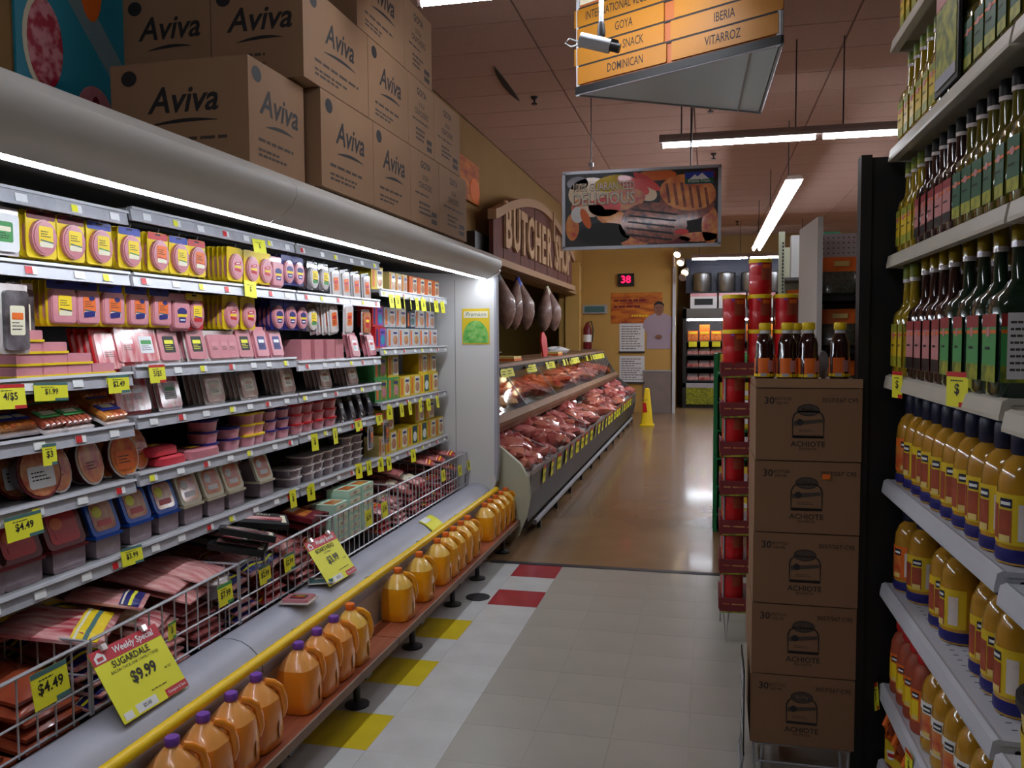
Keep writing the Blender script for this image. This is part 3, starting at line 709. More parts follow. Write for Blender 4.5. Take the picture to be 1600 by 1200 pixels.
leanrow(K_PBLUE, [(418,545),(441,543)], 'C', 'pink meat pack with blue label, %s on the middle shelf', 'blue label packs', behind=1)
K_STRIP = Kind(flat_pack, 'meat pack', 'film', 'bologna', 'bologna', 0.10, 0.13, 'pink')
leanrow(K_STRIP, [(345,545),(360,545),(372,545)], 'C', 'upright pale bologna pack edge-on, %s on the middle shelf', 'edge-on bologna packs', behind=3)
K_BOL = Kind(block, 'ham', 'bologna', 'film', 0.10, 0.11, 0.10)
for i, x in enumerate((480,500,518,532)): K_BOL.put((-1.965, yy(x,540), sz('C',4)+0.001), 'thick bologna block, %s of four before the red and white packs' % nth(i,4), 'thick bologna blocks')
leanrow(K_REDW, [(556,540),(582,538)], 'C', 'pink and red pack with white label, %s at the end of the middle shelf', 'red white packs', behind=1, x=-1.96)
# fourth row
leanrow(K_RED_FILM, [(215,610),(232,605)], 'D', 'dark red meat tray, %s on the shelf below the red ham packs', 'lower red packs', behind=1, x=-2.0)
leanrow(K_CLEAR, [(276,612)], 'D', 'large clear pack of sliced meat with white label, below the black-label packs', 'fourth shelf packs', behind=2)
leanrow(K_BEIGE, [(345,607),(398,604),(458,596),(516,590),(558,583)], 'D', 'clear pack of beige sliced poultry, %s on the fourth shelf', 'beige poultry packs', behind=3)
def sausage_pack(c, n, labc):
    t = thing('sausage_pack', '', 'sausages')
    for i in range(n):
        y = -0.05+0.1*i/(n-1)
        MB().tube([(-0.06,y,0.02),(-0.05,y,0.024),(0.0,y,0.024),(0.05,y,0.024),(0.06,y,0.02)], 0.013, c, 8).build('sausage', t)
    MB().box((0,0,0.006),(0.15,0.125,0.01),'film').build('film_wrap', t)
    MB().box((0.01,0,0.039),(0.05,0.10,0.003),labc).box((0.01,0,0.041),(0.02,0.06,0.001),'cream').build('label', t)
    return t
K_SG = Kind(sausage_pack, 'sausages', 'sausage', 5, 'green'); K_SB = Kind(sausage_pack, 'sausages', 'food_red', 5, 'blue'); K_SR = Kind(sausage_pack, 'sausages', 'bacon_dark', 4, 'red')
for k, x, y, l in ((K_SG,78,650,'sausage pack with green label lying'),(K_SG,112,645,'sausage pack with green label leaning beside the red links'),(K_SB,170,640,'clear pack of dark red frankfurters with blue label')):
    k.put((-2.0, yy(x,y), ZD+0.035), l+' on the left fourth shelf', 'sausage packs', rot=(0,0.45,0.1))
    for j in (1,2): k.put((-2.02-0.03*j, yy(x,y), ZD+0.035+0.028*j), 'sausage pack piled under and behind others on the left fourth shelf', 'piled sausage packs', rot=(0,0.2,0.1))
for i, x in enumerate((20,50)):
    K_SB.put((-2.02, yy(x,650), ZD+0.03), 'frankfurter pack in the shade at the left end of the fourth shelf, %s' % ['left','right'][i], 'sausage packs', rot=(0,0.3,0))
# fifth row: oval trays, flat packs, tub towers
def oval_tray(body, rim, lab, labc, wide=0.135, high=0.16):
    t = thing('oval_tray_pack', '', 'meat tray')
    b = MB(); ring = lambda s, x: [(x, wide/2*s*math.cos(a*PI/9), high/2+high/2*s*math.sin(a*PI/9)) for a in range(18)]
    vs = ring(0.75,-0.05)+ring(0.97,-0.004); b.add(vs, [(i,(i+1)%18,18+(i+1)%18,18+i) for i in range(18)]+[tuple(range(17,-1,-1))], body, True); b.build('tray', t)
    MB().prism([(wide/2*math.cos(a*PI/9), high/2+high/2*math.sin(a*PI/9)) for a in range(18)], -0.004, 0.0, rim).build('rim', t)
    MB().prism([(wide/2*0.9*math.cos(a*PI/9), high/2+high/2*0.9*math.sin(a*PI/9)) for a in range(18)], 0.0, 0.003, lab).rect(0,high*0.4,wide*0.6,high*0.4,0.003,0.0036,labc,r=0.01).lines((0.0038,0,high*0.42),wide*0.45,high*0.2,3,'ink').build('label', t)
    return t
K_OV_R = Kind(oval_tray, 'meat tray', 'dark_red', 'film', 'food_red', 'orange'); K_OV_RR = Kind(oval_tray, 'meat tray', 'dark_red', 'film', 'food_red', 'food_red')
K_OV_BIG = Kind(oval_tray, 'meat tray', 'tub_body', 'dark_red', 'food_mix', 'white', 0.17, 0.17)
K_OV_BIG.put((-1.965, yy(72,745), ZE+0.001), 'large meat tray with white band label at the left of the fifth shelf', 'oval trays', rot=(0,-0.2,0))
K_OV_BIG.put((-2.03, yy(62,745), ZE+0.001), 'large tray right behind the one with the white band label', 'oval trays', rot=(0,-0.2,0))
for i, x in enumerate((108,160,232)):
    K_OV_RR.put((-1.985, yy(x,735), sz('E',yy(x,735))+0.001), 'red oval tray with white rim, %s on the fifth shelf' % nth(i,3), 'oval trays', rot=(0,-0.25,0.1))
    K_OV_RR.put((-2.04, yy(x,735), sz('E',yy(x,735))+0.001), 'red oval tray standing behind another on the fifth shelf', 'oval trays behind', rot=(0,-0.25,0.1))
K_OV_R.put((-1.975, yy(205,715), ZE+0.001), 'oval tray with white rim and orange label on the fifth shelf', 'oval trays', rot=(0,-0.2,-0.1))
K_OV_R.put((-2.03, yy(196,712), ZE+0.001), 'oval tray behind the one with the orange label', 'oval trays', rot=(0,-0.2,-0.1))
def lying(c, lab, a=0.13, b=0.15, h=0.035):
    t = thing('flat_meat_pack', '', 'meat pack')
    MB().loft([(0,a/2-0.006,b/2-0.006,6),(0.004,a/2,b/2,6),(h-0.006,a/2-0.002,b/2-0.002,6),(h,a/2-0.012,b/2-0.012,5)], c, 20).build('meat', t)
    MB().box((0,0,h+0.0008),(a*0.5,b*0.5,0.0012),lab).box((0,0,h+0.0018),(a*0.2,b*0.36,0.0008),'yellow' if lab != 'yellow' else 'red').build('label', t)
    return t
K_LY_RED = Kind(lying, 'meat pack', 'sign_red', 'dark_red'); K_LY_PINK = Kind(lying, 'meat pack', 'bologna', 'dark_red', 0.14, 0.19, 0.04)
K_LY_RED.put((-2.0, yy(266,712), sz('E',2.7)+0.001), 'bright red flat meat pack lying under the small red tray, fifth shelf', 'lying packs')
K_LY_RED.put((-2.02, yy(260,705), sz('E',2.7)+0.038), 'bright red flat meat pack topping another, fifth shelf', 'lying packs')
K_LY_PINK.put((-1.99, yy(312,702), sz('E',2.9)+0.001), 'long pink ham pack lying left of the blue-lidded tubs, fifth shelf', 'lying packs')
def tub(c, rim, r=0.052, h=0.05):
    t = thing('meat_tub', '', 'tub')
    MB().loft([(0,r-0.006,r-0.006,3.5),(h-0.008,r,r,3.5)], c, 18).build('tub_body', t)
    MB().loft([(h-0.009,r+0.004,r+0.004,3.5),(h-0.001,r+0.004,r+0.004,3.5)], rim, 18).build('lid', t)
    return t
KT = {'blue': Kind(tub,'tub','pink','deep_blue'), 'yellow': Kind(tub,'tub','pink','yellow'), 'red': Kind(tub,'tub','bologna','red')}
towers = [(330,'blue',3),(365,'blue',2),(390,'yellow',3),(404,'yellow',3),(424,'blue',4),(444,'blue',4),(466,'red',4),(482,'red',4),(500,'red',3),(519,'red',4)]
cnt = {'blue':0,'yellow':0,'red':0}; tt = {'blue':4,'yellow':2,'red':4}
for x, c, n in towers:
    y = yy(x, 690)
    for j in range(n):
        KT[c].put((-2.0, y, sz('E',y)+0.001+0.0505*j*0.93), 'meat tub with %s lid, %s, %s tower with lids of that colour' % (c, ['bottom','second up','third up','fourth up'][j], nth(cnt[c],tt[c])), '%s-lidded tubs' % c)
    cnt[c] += 1
leanrow(K_DKF, [(541,645),(556,643),(570,640),(584,637)], 'E', 'narrow dark blue packet slanting on the fifth shelf, %s of four', 'slanting packets', lean=-0.3, behind=1, x=-1.975)
K_LINK = Kind(flat_pack, 'meat pack', 'film', 'food_red', 'film_dark', 0.075, 0.155, 'orange')
K_LINK.put((-1.93, yy(573,690)-0.02, 0.945), 'narrow sausage packet hanging from the fifth shelf above the clear tubs', GP, rot=(0,0,0.1))
K_LINK.put((-1.93, yy(596,690), 0.945), 'pale narrow packet hanging beside the narrow sausage packet', GP)
# sixth row: lidded tubs that face the aisle
def lid_tub(lidc, labc, bodyc='tub_body', art='food_mix', w=0.135, h=0.13, d=0.07):
    t = thing('lidded_tub', '', 'tub')
    th = -0.35
    g = MB().rect(0,h/2,w,h,-0.012,0.0,lidc,r=0.022).build('lid', t, loc=(0,0,0.075), rot=(0,th,0))
    MB().rect(0,h/2,w*0.76,h*0.76,0.0,0.0012,art,r=0.018).oval(-w*0.16,h*0.62,w*0.16,h*0.15,0.0012,0.002,labc).rect(0.0,h*0.32,w*0.5,h*0.16,0.0012,0.002,'red' if labc != 'white' else 'white',r=0.004).build('lid_label', g)
    MB().rect(0,h/2,w*0.88,h*0.86,-0.075,-0.012,bodyc,r=0.02).build('tub_body', t, loc=(0,0,0.07), rot=(0,th,0))
    MB().rect(0,0.036,w*0.86,0.07,-0.12,0.0,bodyc,r=0.012).build('lower_tub', t)
    MB().rect(0,0.071,w*0.98,0.010,-0.12,0.006,lidc,r=0.004).build('lower_rim', t)
    return t
K_LT_B = Kind(lid_tub, 'tub', 'lid_blue', 'tag_yellow'); K_LT_C = Kind(lid_tub, 'tub', 'cream', 'white', art='food_red'); K_LT_R = Kind(lid_tub, 'tub', 'dark_red', 'orange', art='red', w=0.16)
for i, x in enumerate((40,112)): K_LT_R.put((-1.97, yy(x,845), ZF+0.001), 'dark red meat tub facing the aisle, %s left of the blue tubs' % ['farther','nearer'][i], 'red tubs', rot=(0,0,0))
K_LT_R.put((-1.97, yy(-20,860), ZF+0.001), 'dark red meat tub cut by the left edge of the photo', 'red tubs')
for i, x in enumerate((172,223,267)): K_LT_B.put((-1.97, yy(x,800), sz('F',yy(x,800))+0.001), 'meat tub with bright blue lid, %s of three on the sixth shelf' % ['left','middle','right'][i], 'blue tubs')
for i, x in enumerate((305,341,373,420)): K_LT_C.put((-1.97, yy(x,770), sz('F',yy(x,770))+0.001), 'meat tub with cream lid and red food picture, %s of four' % nth(i,4), 'cream tubs')
for i, x in enumerate((355,391,404)): K_LT_C.put((-2.07, yy(x,760), sz('F',3.2)+0.05), 'cream-lidded tub in the second rank behind the front ones', 'cream tubs behind')
K_CT = Kind(tub, 'tub', 'tub_body', 'film', 0.062, 0.045)
ct = [(462,2),(484,3),(498,3),(514,3),(530,3),(545,4),(560,4)]
for i, (x, n) in enumerate(ct):
    y = yy(x,725)
    for j in range(n): K_CT.put((-2.02, y+0.02, sz('F',y)+0.001+0.0455*j*0.93), 'clear meat tub, %s, %s stack right of the cream-lidded tubs' % (['bottom','second up','third up','fourth up'][j], nth(i,7)), 'clear stacked tubs')
# ---------------------------------------------------------------- the end bay: cartons
def carton(a, b, art, w=0.19, h=0.14, d=0.12):
    t = thing('breakfast_carton', '', 'carton')
    MB().rect(0,h/2,w,h,-d,0.0,a).build('box', t)
    l = MB().rect(w*0.2,h/2,w*0.5,h*0.86,0.0003,0.0012,b).oval(w*0.2,h*0.4,w*0.2,h*0.24,0.0012,0.0018,art).rect(-w*0.32,h/2,w*0.16,h*0.8,0.0003,0.0012,'orange' if a != 'red' else 'deep_blue').rect(w*0.2,h*0.76,w*0.34,h*0.12,0.0012,0.0018,'deep_blue')
    l.build('front_print', t)
    return t
KC = {'yellow': Kind(carton,'carton','label_yellow','cream','food_mix',w=0.185), 'green': Kind(carton,'carton','green','label_olive','bologna',w=0.20), 'teal': Kind(carton,'carton','yellow','dark_green','white',w=0.185),
      'gold': Kind(carton,'carton','label_cream','film','food_mix',0.10,0.125,0.1), 'orange': Kind(carton,'carton','orange','cream','food_mix',0.155,0.125,0.1),
      'silver': Kind(carton,'carton','rail_grey','film','food_mix',0.19,0.125,0.1), 'red': Kind(carton,'carton','red','purple','mural_blue',0.17,0.13,0.1), 'navy': Kind(carton,'carton','navy','rail_grey','teal',0.16,0.11,0.1)}
def crow(z, items, shelfname, x=-1.975):
    n = len(items); c = {}
    tot = {}
    for _, k, _z in items: tot[k] = tot.get(k, 0)+1
    for y, k, dz in items:
        i = c.get(k, 0); c[k] = i+1
        layer = 'upper layer' if dz > 0.05 else 'bottom layer'
        KC[k].put((x-(0.012 if dz > 0.05 else 0), y, z+0.001+dz), '%s carton, %s of its colour, %s shelf of the end bay' % (k, nth(i, tot[k]) if tot[k] > 1 else 'only one', shelfname), 'cartons in the end bay')
crow(ZG, [(4.80,'yellow',0),(5.05,'gold',0),(5.16,'gold',0),(5.27,'gold',0),(5.44,'orange',0),(5.60,'orange',0),(5.76,'orange',0),(5.92,'orange',0)], 'top')
crow(ZH, [(4.84,'red',0),(5.05,'silver',0),(5.25,'silver',0),(5.45,'silver',0),(5.65,'silver',0),(5.85,'silver',0),(4.83,'red',0.132),(5.03,'silver',0.132),(5.23,'silver',0.132),(5.42,'navy',0.132),(5.60,'silver',0.132),(5.83,'silver',0.132)], 'second')
crow(ZI, [(4.84,'green',0),(5.05,'green',0),(5.26,'yellow',0),(5.46,'yellow',0),(5.66,'teal',0),(5.86,'yellow',0),(4.86,'green',0.142),(5.08,'yellow',0.142),(5.66,'yellow',0.142),(5.86,'yellow',0.142)], 'third')
crow(ZJ, [(4.84,'gold',0),(5.00,'yellow',0),(5.20,'yellow',0),(5.40,'teal',0),(5.60,'teal',0),(5.80,'yellow',0),(5.98,'yellow',0),(4.98,'yellow',0.142),(5.58,'yellow',0.142),(5.80,'yellow',0.142)], 'fourth')

# ---------------------------------------------------------------- the well: bacon, boxes, trays
def bacon_pack(c, band, w=0.16, l=0.24, h=0.02, corner=None, ripple=0.004):
    """a limp vacuum pack lying flat, long side along X"""
    t = thing('bacon_pack', '', 'bacon')
    nx, ny = 9, 7; vs = []; fs = []
    rnd = random.Random(len(c)*7+int(w*1000))
    ph = [rnd.uniform(0,6) for _ in range(4)]
    def zt(u, v): 
        e = min(1, 6*min(u,1-u))*min(1, 6*min(v,1-v))
        return h*(0.35+0.65*e) + ripple*math.sin(9*v+ph[0]+2*u)*e + ripple*0.7*math.sin(14*u+ph[1])*e
    for i in range(nx+1):
        for j in range(ny+1):
            u, v = i/nx, j/ny; vs.append((l*(u-0.5), w*(v-0.5), zt(u,v)))
    for i in range(nx):
        for j in range(ny): a = i*(ny+1)+j; fs.append((a, a+ny+1, a+ny+2, a+1))
    nb_ = len(vs)
    for i in range(nx+1):
        for j in range(ny+1): vs.append((l*(i/nx-0.5), w*(j/ny-0.5), 0))
    for i in range(nx):
        for j in (0, ny): a = i*(ny+1)+j; fs.append((a, a+ny+1, nb_+a+ny+1, nb_+a) if j == ny else (nb_+a, nb_+a+ny+1, a+ny+1, a))
    for j in range(ny):
        for i in (0, nx): a = i*(ny+1)+j; fs.append((a+1, a, nb_+a, nb_+a+1) if i == nx else (a, a+1, nb_+a+1, nb_+a))
    fs.append(tuple(nb_+k for k in (0, ny, (nx+1)*(ny+1)-1, nx*(ny+1))))
    MB().add(vs, fs, c, True).build('slices', t)
    if band:
        b = MB(); x0, x1 = {'front': (0.18*l,0.44*l), 'mid': (-0.1*l,0.15*l)}[corner or 'front']
        n = 6
        def strip(xa, xb, m, dz):
            v = []
            for k in range(n+1):
                yv = w*(k/n-0.5)*0.96
                for xx in (xa, (xa+xb)/2, xb): v.append((xx, yv, zt(xx/l+0.5, k/n*0.96+0.02)+dz))
            b.add(v, [(3*k+q,3*k+3+q,3*k+4+q,3*k+1+q) for k in range(n) for q in (0,1)], m)
        strip(x0, x1, band, 0.0022)
        strip(x0+(x1-x0)*0.45, x0+(x1-x0)*0.62, {'yellow':'teal','deep_blue':'tag_yellow','red':'yellow'}.get(band,'cream'), 0.0034)
        strip(x0+(x1-x0)*0.1, x0+(x1-x0)*0.2, 'cream', 0.0034)
        b.build('label_band', t)
    return t
KB = {'brown': Kind(bacon_pack,'bacon','sausage','',0.2,0.26,0.03), 'yellow label': Kind(bacon_pack,'bacon','bacon_pale','yellow',0.30,0.30,0.03), 'blue label': Kind(bacon_pack,'bacon','bacon','deep_blue',0.17,0.24), 'no label': Kind(bacon_pack,'bacon','bacon','',0.2,0.26),
      'dark': Kind(bacon_pack,'bacon','bacon_dark','red',0.17,0.22), 'plain dark': Kind(bacon_pack,'bacon','bacon_dark','',0.18,0.24,0.025), 'cream label': Kind(bacon_pack,'bacon','bacon_pale','cream',0.16,0.22,0.02,'mid')}
def lay(k, px, py, z, label, group, rz=0.0, tx=0.12, ty=0.0, xin=-1.95):
    q = P(px, py, Z=z)
    if q.x > xin: q = P(px, py, X=xin); z = q.z
    return k.put((q.x, q.y, z), label, group, rot=(ty, tx, rz))
# supporting layers: stacked packs seen through the wire
lay_y = 1.45; idx = 0
for bi in range(17):
    y = 1.70+bi*0.26
    kk = ['brown','brown','blue label','no label','plain dark','blue label','dark','plain dark','dark','no label','plain dark','dark','cream label','plain dark','dark','dark','plain dark'][bi]
    if 3.95 < y < 4.35: continue
    for j in range(5):
        z = 0.475+0.032*j
        KB[kk].put((-1.935-0.012*j, y+random.uniform(-0.02,0.02), z), 'bacon pack in the wire bin, %s pile, %s' % (nth(bi,17), ['bottom','second up','third up','fourth up','top'][j]), 'stacked bacon in the wire bins', rot=(random.uniform(-0.04,0.04), 0.14, random.uniform(-0.12,0.12)))
        if j > 1: KB[kk].put((-2.18-0.012*j, y+random.uniform(-0.02,0.02), z+0.035), 'bacon pack at the back of the wire bin behind the %s pile' % nth(bi,17), 'bacon behind the %s pile' % nth(bi,17), rot=(random.uniform(-0.04,0.04), 0.2, random.uniform(-0.2,0.2)))
tops = [('yellow label',95,978,.70,'large pale bacon pack with yellow and blue label, nearest the camera',0.5),
 ('yellow label',20,955,.73,'pale bacon pack lying behind the yellow-labelled one at the left edge',-0.2),
 ('cream label',205,965,.68,'bacon pack with cream label right of the big yellow-labelled one',0.35),
 ('blue label',170,935,.72,'bacon pack with blue and yellow label above the cream-labelled one',0.5),
 ('no label',235,905,.72,'long flat pack of pink bacon strips without label, left one',0.25),
 ('no label',285,888,.725,'long flat pack of pink bacon strips with green mark, right one',0.1),
 ('no label',262,920,.69,'pink bacon strips partly under the long flat packs',0.2),
 ('blue label',330,905,.70,'bacon pack with blue label just behind the round clear tub',0.2),
 ('blue label',375,880,.70,'bacon pack with blue label between tub and black boxes',-0.1),
 ('blue label',395,868,.71,'bacon pack with blue label below the black boxes',0.2),
 ('plain dark',415,845,.72,'brown bacon pack under the black boxes',0.1),
 ('dark',512,800,.73,'red bacon pack just left of the green cartons, nearer one',0.2),
 ('dark',535,785,.73,'red bacon pack just left of the green cartons, farther one',0.0),
 ('cream label',570,795,.68,'pale bacon pack in front of the green cartons',0.3),
 ('cream label',610,757,.74,'pale bacon pack right of the green cartons, nearer one',0.2),
 ('cream label',636,748,.74,'pale bacon pack right of the green cartons, farther one',-0.1),
 ('plain dark',598,735,.76,'dark bacon pack behind the green cartons',0.2),
 ('dark',655,722,.77,'dark red bacon pack fanned in the far bin, first from left',0.3),
 ('dark',672,716,.77,'dark red bacon pack fanned in the far bin, second from left',0.25),
 ('dark',690,708,.78,'dark red bacon pack fanned in the far bin, third from left',0.2),
 ('dark',706,702,.79,'dark red bacon pack fanned in the far bin, fourth from left',0.15),
 ('dark',722,703,.77,'dark red bacon pack fanned in the far bin, last one by the end panel',0.1),
 ('dark',690,728,.75,'dark red bacon pack lying nearest the wire in the far bin',0.3)]
for k, x, y, z, l, rz in tops: lay(KB[k], x, y, z, l, 'bacon lying on top', rz, tx=0.22)
def round_tub():
    t = thing('round_tub', '', 'tub')
    MB().lathe([(0.05,0),(0.062,0.055),(0.064,0.06)], 'tub_body', 20).build('tub_body', t)
    MB().lathe([(0.068,0.058),(0.070,0.064),(0.066,0.068)], 'film', 20).build('lid', t)
    MB().lathe([(0.045,0.068),(0.045,0.0695)], 'white', 18).box((0.0,0.0,0.0702),(0.03,0.07,0.001),'orange').box((0.018,0.005,0.0702),(0.012,0.05,0.001),'food_red').build('label', t)
    return t
lay(Kind(round_tub,'tub'), 328, 930, .70, 'round clear tub with orange and white label on the bacon', 'bin tubs', tx=0.1, xin=-1.875)
def black_box():
    t = thing('black_meat_box', '', 'box')
    MB().box((0,0,0.0125),(0.22,0.15,0.025),'black').build('box', t)
    MB().box((0.0,0.0,0.0256),(0.17,0.05,0.0012),'bacon_pale').box((0.09,0,0.0256),(0.02,0.10,0.001),'cream').build('window', t)
    MB().text('MENU', 0.028, (0.0,0.052,0.0256), 'cream', right=(1,0,0), upv=(0,1,0)).build('print', t)
    return t
KBB = Kind(black_box,'box')
for i, (x, y, z, rz, rx, ry) in enumerate([(345,845,.77,0.5,0.1,0.25),(362,826,.79,0.7,0.15,0.2),(385,838,.80,0.55,-0.1,0.25),(408,818,.80,0.6,0.1,0.15),(372,858,.75,0.4,0.0,0.2)]):
    q = P(x,y,Z=z); KBB.put((q.x,q.y,z), 'black flat box with bacon showing, %s of the loose heap' % nth(i,5), 'black bacon boxes', rot=(rx,ry,rz))
def picture_box():
    t = thing('red_picture_box', '', 'box')
    MB().box((0,0,0.0125),(0.17,0.17,0.025),'dark_red').build('box', t)
    MB().box((-0.02,0.0,0.0256),(0.11,0.12,0.0012),'food_red').box((-0.05,0.01,0.0264),(0.04,0.10,0.001),'cream').box((0.06,0,0.0256),(0.02,0.14,0.001),'dark_red').build('picture', t)
    return t
KPB = Kind(picture_box,'box')
lay(KPB, 470, 808, .775, 'dark red box with food picture lying on the bacon heap', 'picture boxes', 0.15, 0.2)
lay(KPB, 478, 822, .735, 'dark red box underneath the food picture box', 'picture boxes', 0.2, 0.2)
lay(KPB, 500, 800, .71, 'dark box just behind the food picture box', 'picture boxes', -0.1, 0.1)
def mint_box():
    t = thing('mint_green_carton', '', 'carton')
    MB().box((0,0,0.021),(0.13,0.155,0.042),'mint').build('box', t)
    MB().box((0.0656,0,0.021),(0.001,0.12,0.022),'cream').text('BEEF', 0.02, (0.0664,0,0.021), 'dark_red').box((0,0,0.0425),(0.10,0.12,0.001),'food_red').box((-0.03,0,0.0433),(0.03,0.11,0.001),'mint').build('print', t)
    return t
KM = Kind(mint_box,'carton')
for ci, y in enumerate((3.94,4.11,4.28)):
    for j in range(6 if ci else 5):
        KM.put((-1.90, y, 0.54+0.0428*j), 'mint green carton, %s of the %s stack in the wire bin' % (['bottom one','second up','third up','fourth up','fifth up','top one'][j], ['left','middle','right'][ci]), 'mint green cartons', rot=(0,0.0,0))
# stray blister packs on the bumper ledge
K_STRAY = Kind(flat_pack,'meat pack','film','black','bologna',0.13,0.15,'red')
q = P(462,925,X=-1.70); K_STRAY.put((-1.69,q.y+0.06,0.491), 'stray meat pack with red spot lying on the grey bumper', 'stray packs', rot=(0,-1.50,PI/2+0.15))
q = P(490,905,X=-1.74); Kind(flat_pack,'meat pack','film','film','teal',0.12,0.12,'white').put((-1.73,q.y+0.05,0.493), 'small silvery pack stuck between wire and bumper', 'stray packs', rot=(0,-1.45,PI/2+0.5))
# ---------------------------------------------------------------- shipping cartons on top of the case
def big_carton(dx, dy, dz, side='logo', front=False, topgap=True, seed=0):
    """dx deep (X), dy long (Y), dz high; origin at the bottom corner of the aisle face nearest the camera; box extends to -X and +Y"""
    t = thing('shipping_carton', '', 'box')
    MB().span(-dx, 0, 0, dy, 0, dz-0.002, 'cardboard').build('box', t)
    MB().span(-dx/2-0.03, -dx/2+0.03, 0.002, dy-0.002, dz-0.002, dz, 'tape').build('packing_tape', t)
    e = 0.0008
    def art(mb, o, R, U, w, h, kind_, n):
        o = Vector(o); R = Vector(R); U = Vector(U); N = R.cross(U)
        c = o + R*(w/2) + U*(h/2) + N*e
        if kind_ == 'logo':
            mb.text('Aviva', h*0.34, c+U*(h*0.12)+R*(w*0.03), 'ink', R, U, bold=0.018, shear=0.25, fit=w*0.72)
            rr = min(w,h)*0.075; q = c - R*(w*0.36) + U*(h*0.36)
            mb.add([q+R*(rr*1.15*math.cos(a*PI/8))+U*(rr*math.sin(a*PI/8)) for a in range(16)], [tuple(range(16))], 'ink')
            # swoosh
            vs = []
            for k in range(9):
                u = k/8; x = -0.22*w+0.5*w*u; yv = -0.10*h+0.035*h*math.sin(PI*u*0.8); tt = 0.018*h*math.sin(PI*(u*0.9+0.05))
                vs += [c+R*x+U*(yv-tt), c+R*x+U*(yv+tt)]
            mb.add(vs, [(2*k,2*k+2,2*k+3,2*k+1) for k in range(8)], 'ink')
            mb.lines(c-U*(h*0.24), w*0.7, h*0.06, 1, 'ink_soft', R, U, 0.5); mb.lines(c-U*(h*0.36)-R*(w*0.1), w*0.5, h*0.10, 2, 'ink_soft', R, U, 0.5)
        else:
            mb.text('GOYA', h*0.14, c+U*(h*0.33), 'ink', R, U, bold=0.02, fit=w*0.6); mb.text('SODA', h*0.10, c+U*(h*0.16), 'ink_soft', R, U, fit=w*0.5)
            mb.text('CRACKERS', h*0.12, c+U*(h*0.04), 'ink_soft', R, U, bold=0.01, fit=w*0.7); mb.lines(c-U*(h*0.08), w*0.7, h*0.05, 1, 'ink_soft', R, U, 0.5)
            mb.lines(c-U*(h*0.27), w*0.45, h*0.2, 3, 'ink_soft', R, U, 0.5)
            for k in range(2): q = c+R*(w*0.3)-U*(h*(0.30+0.1*k)); mb.add([q+R*a+U*b for a, b in ((-w*.1,-h*.035),(w*.1,-h*.035),(w*.1,h*.035),(-w*.1,h*.035))], [(0,1,2,3)], 'ink_soft')
        return mb
    pr = MB(); art(pr, (0,0,0), (0,1,0), (0,0,1), dy, dz, side, 1)
    if front: art(pr, (-dx,0,0), (1,0,0), (0,0,1), dx, dz, front, 2)
    pr.build('print', t)
    return t
def carton_at(x, y, z, dx, dy, dz, label, side='logo', front=False):
    t = big_carton(dx, dy, dz, side, front); t.location = (x, y, z); tag(t, label, 'box', 'cartons stacked on the case'); return t
BX, BZ = -1.70, 2.29
carton_at(-1.755, 2.985, BZ, 0.62, 0.46, 0.42, 'large brown carton with script name, nearest the camera on top of the case', 'logo', 'logo')
H1, H2 = 0.435, 0.415
carton_at(BX, 3.50, BZ, 0.45, 0.60, H1, 'brown carton in the lowest tier, second from the left, script name on its side')
carton_at(BX, 4.105, BZ, 0.45, 0.55, H1, 'brown carton in the lowest tier, third from the left, script name on its side')
carton_at(BX, 4.66, BZ, 0.45, 0.53, H1, 'brown cracker carton in the lowest tier, fourth from the left', 'words')
carton_at(BX, 5.195, BZ, 0.45, 0.62, H1, 'brown cracker carton in the lowest tier, at its far end', 'words')
carton_at(BX-0.455, 3.50, BZ, 0.40, 0.60, H1, 'brown carton behind the lowest tier, hidden by the large near one')
z2 = BZ+H1+0.002
carton_at(BX, 3.345, z2, 0.44, 0.70, H2, 'brown carton in the second tier at its near corner, script name on two faces', 'logo', 'logo')
carton_at(BX-0.445, 3.345, z2, 0.44, 0.70, H2, 'dark shaded carton in the second tier against the salami picture', 'logo', 'logo')
carton_at(BX, 4.05, z2, 0.45, 0.58, H2, 'brown carton in the second tier, second along the aisle, script name')
carton_at(BX, 4.635, z2, 0.45, 0.46, H2, 'brown cracker carton in the second tier, third along the aisle', 'words')
carton_at(BX, 5.10, z2, 0.45, 0.56, H2, 'brown cracker carton in the second tier, at its far end', 'words')
z3 = z2+H2+0.002
carton_at(BX, 3.92, z3, 0.45, 0.66, H2, 'brown carton in the top tier with script name')
carton_at(BX, 4.585, z3, 0.45, 0.48, H2, 'brown cracker carton at the far end of the top tier', 'words')
t = thing('dark_pole', 'thin dark pole standing behind the far end of the stacked cartons', 'pole', (-1.80, 5.98, BZ))
MB().span(-0.02,0.02,-0.02,0.02,0.0,0.95,'black').build('pole_shaft', t)
t.location = (-2.0, 5.98, BZ); MB().span(-0.06,0.06,-0.05,0.05,0.0,0.02,'black').build('foot', t)
MB().box((0,0,0),(0.12,0.75,0.40),'grill_dark').build('loudspeaker_box')
sp = bpy.data.objects['loudspeaker_box']; q = P(757,400,X=-2.45); sp.location = (-2.44, q.y, q.z); sp.location = (-2.53, 9.15, 2.56)
tag(sp, 'black box mounted on the wall left of the butcher shop sign', 'box')

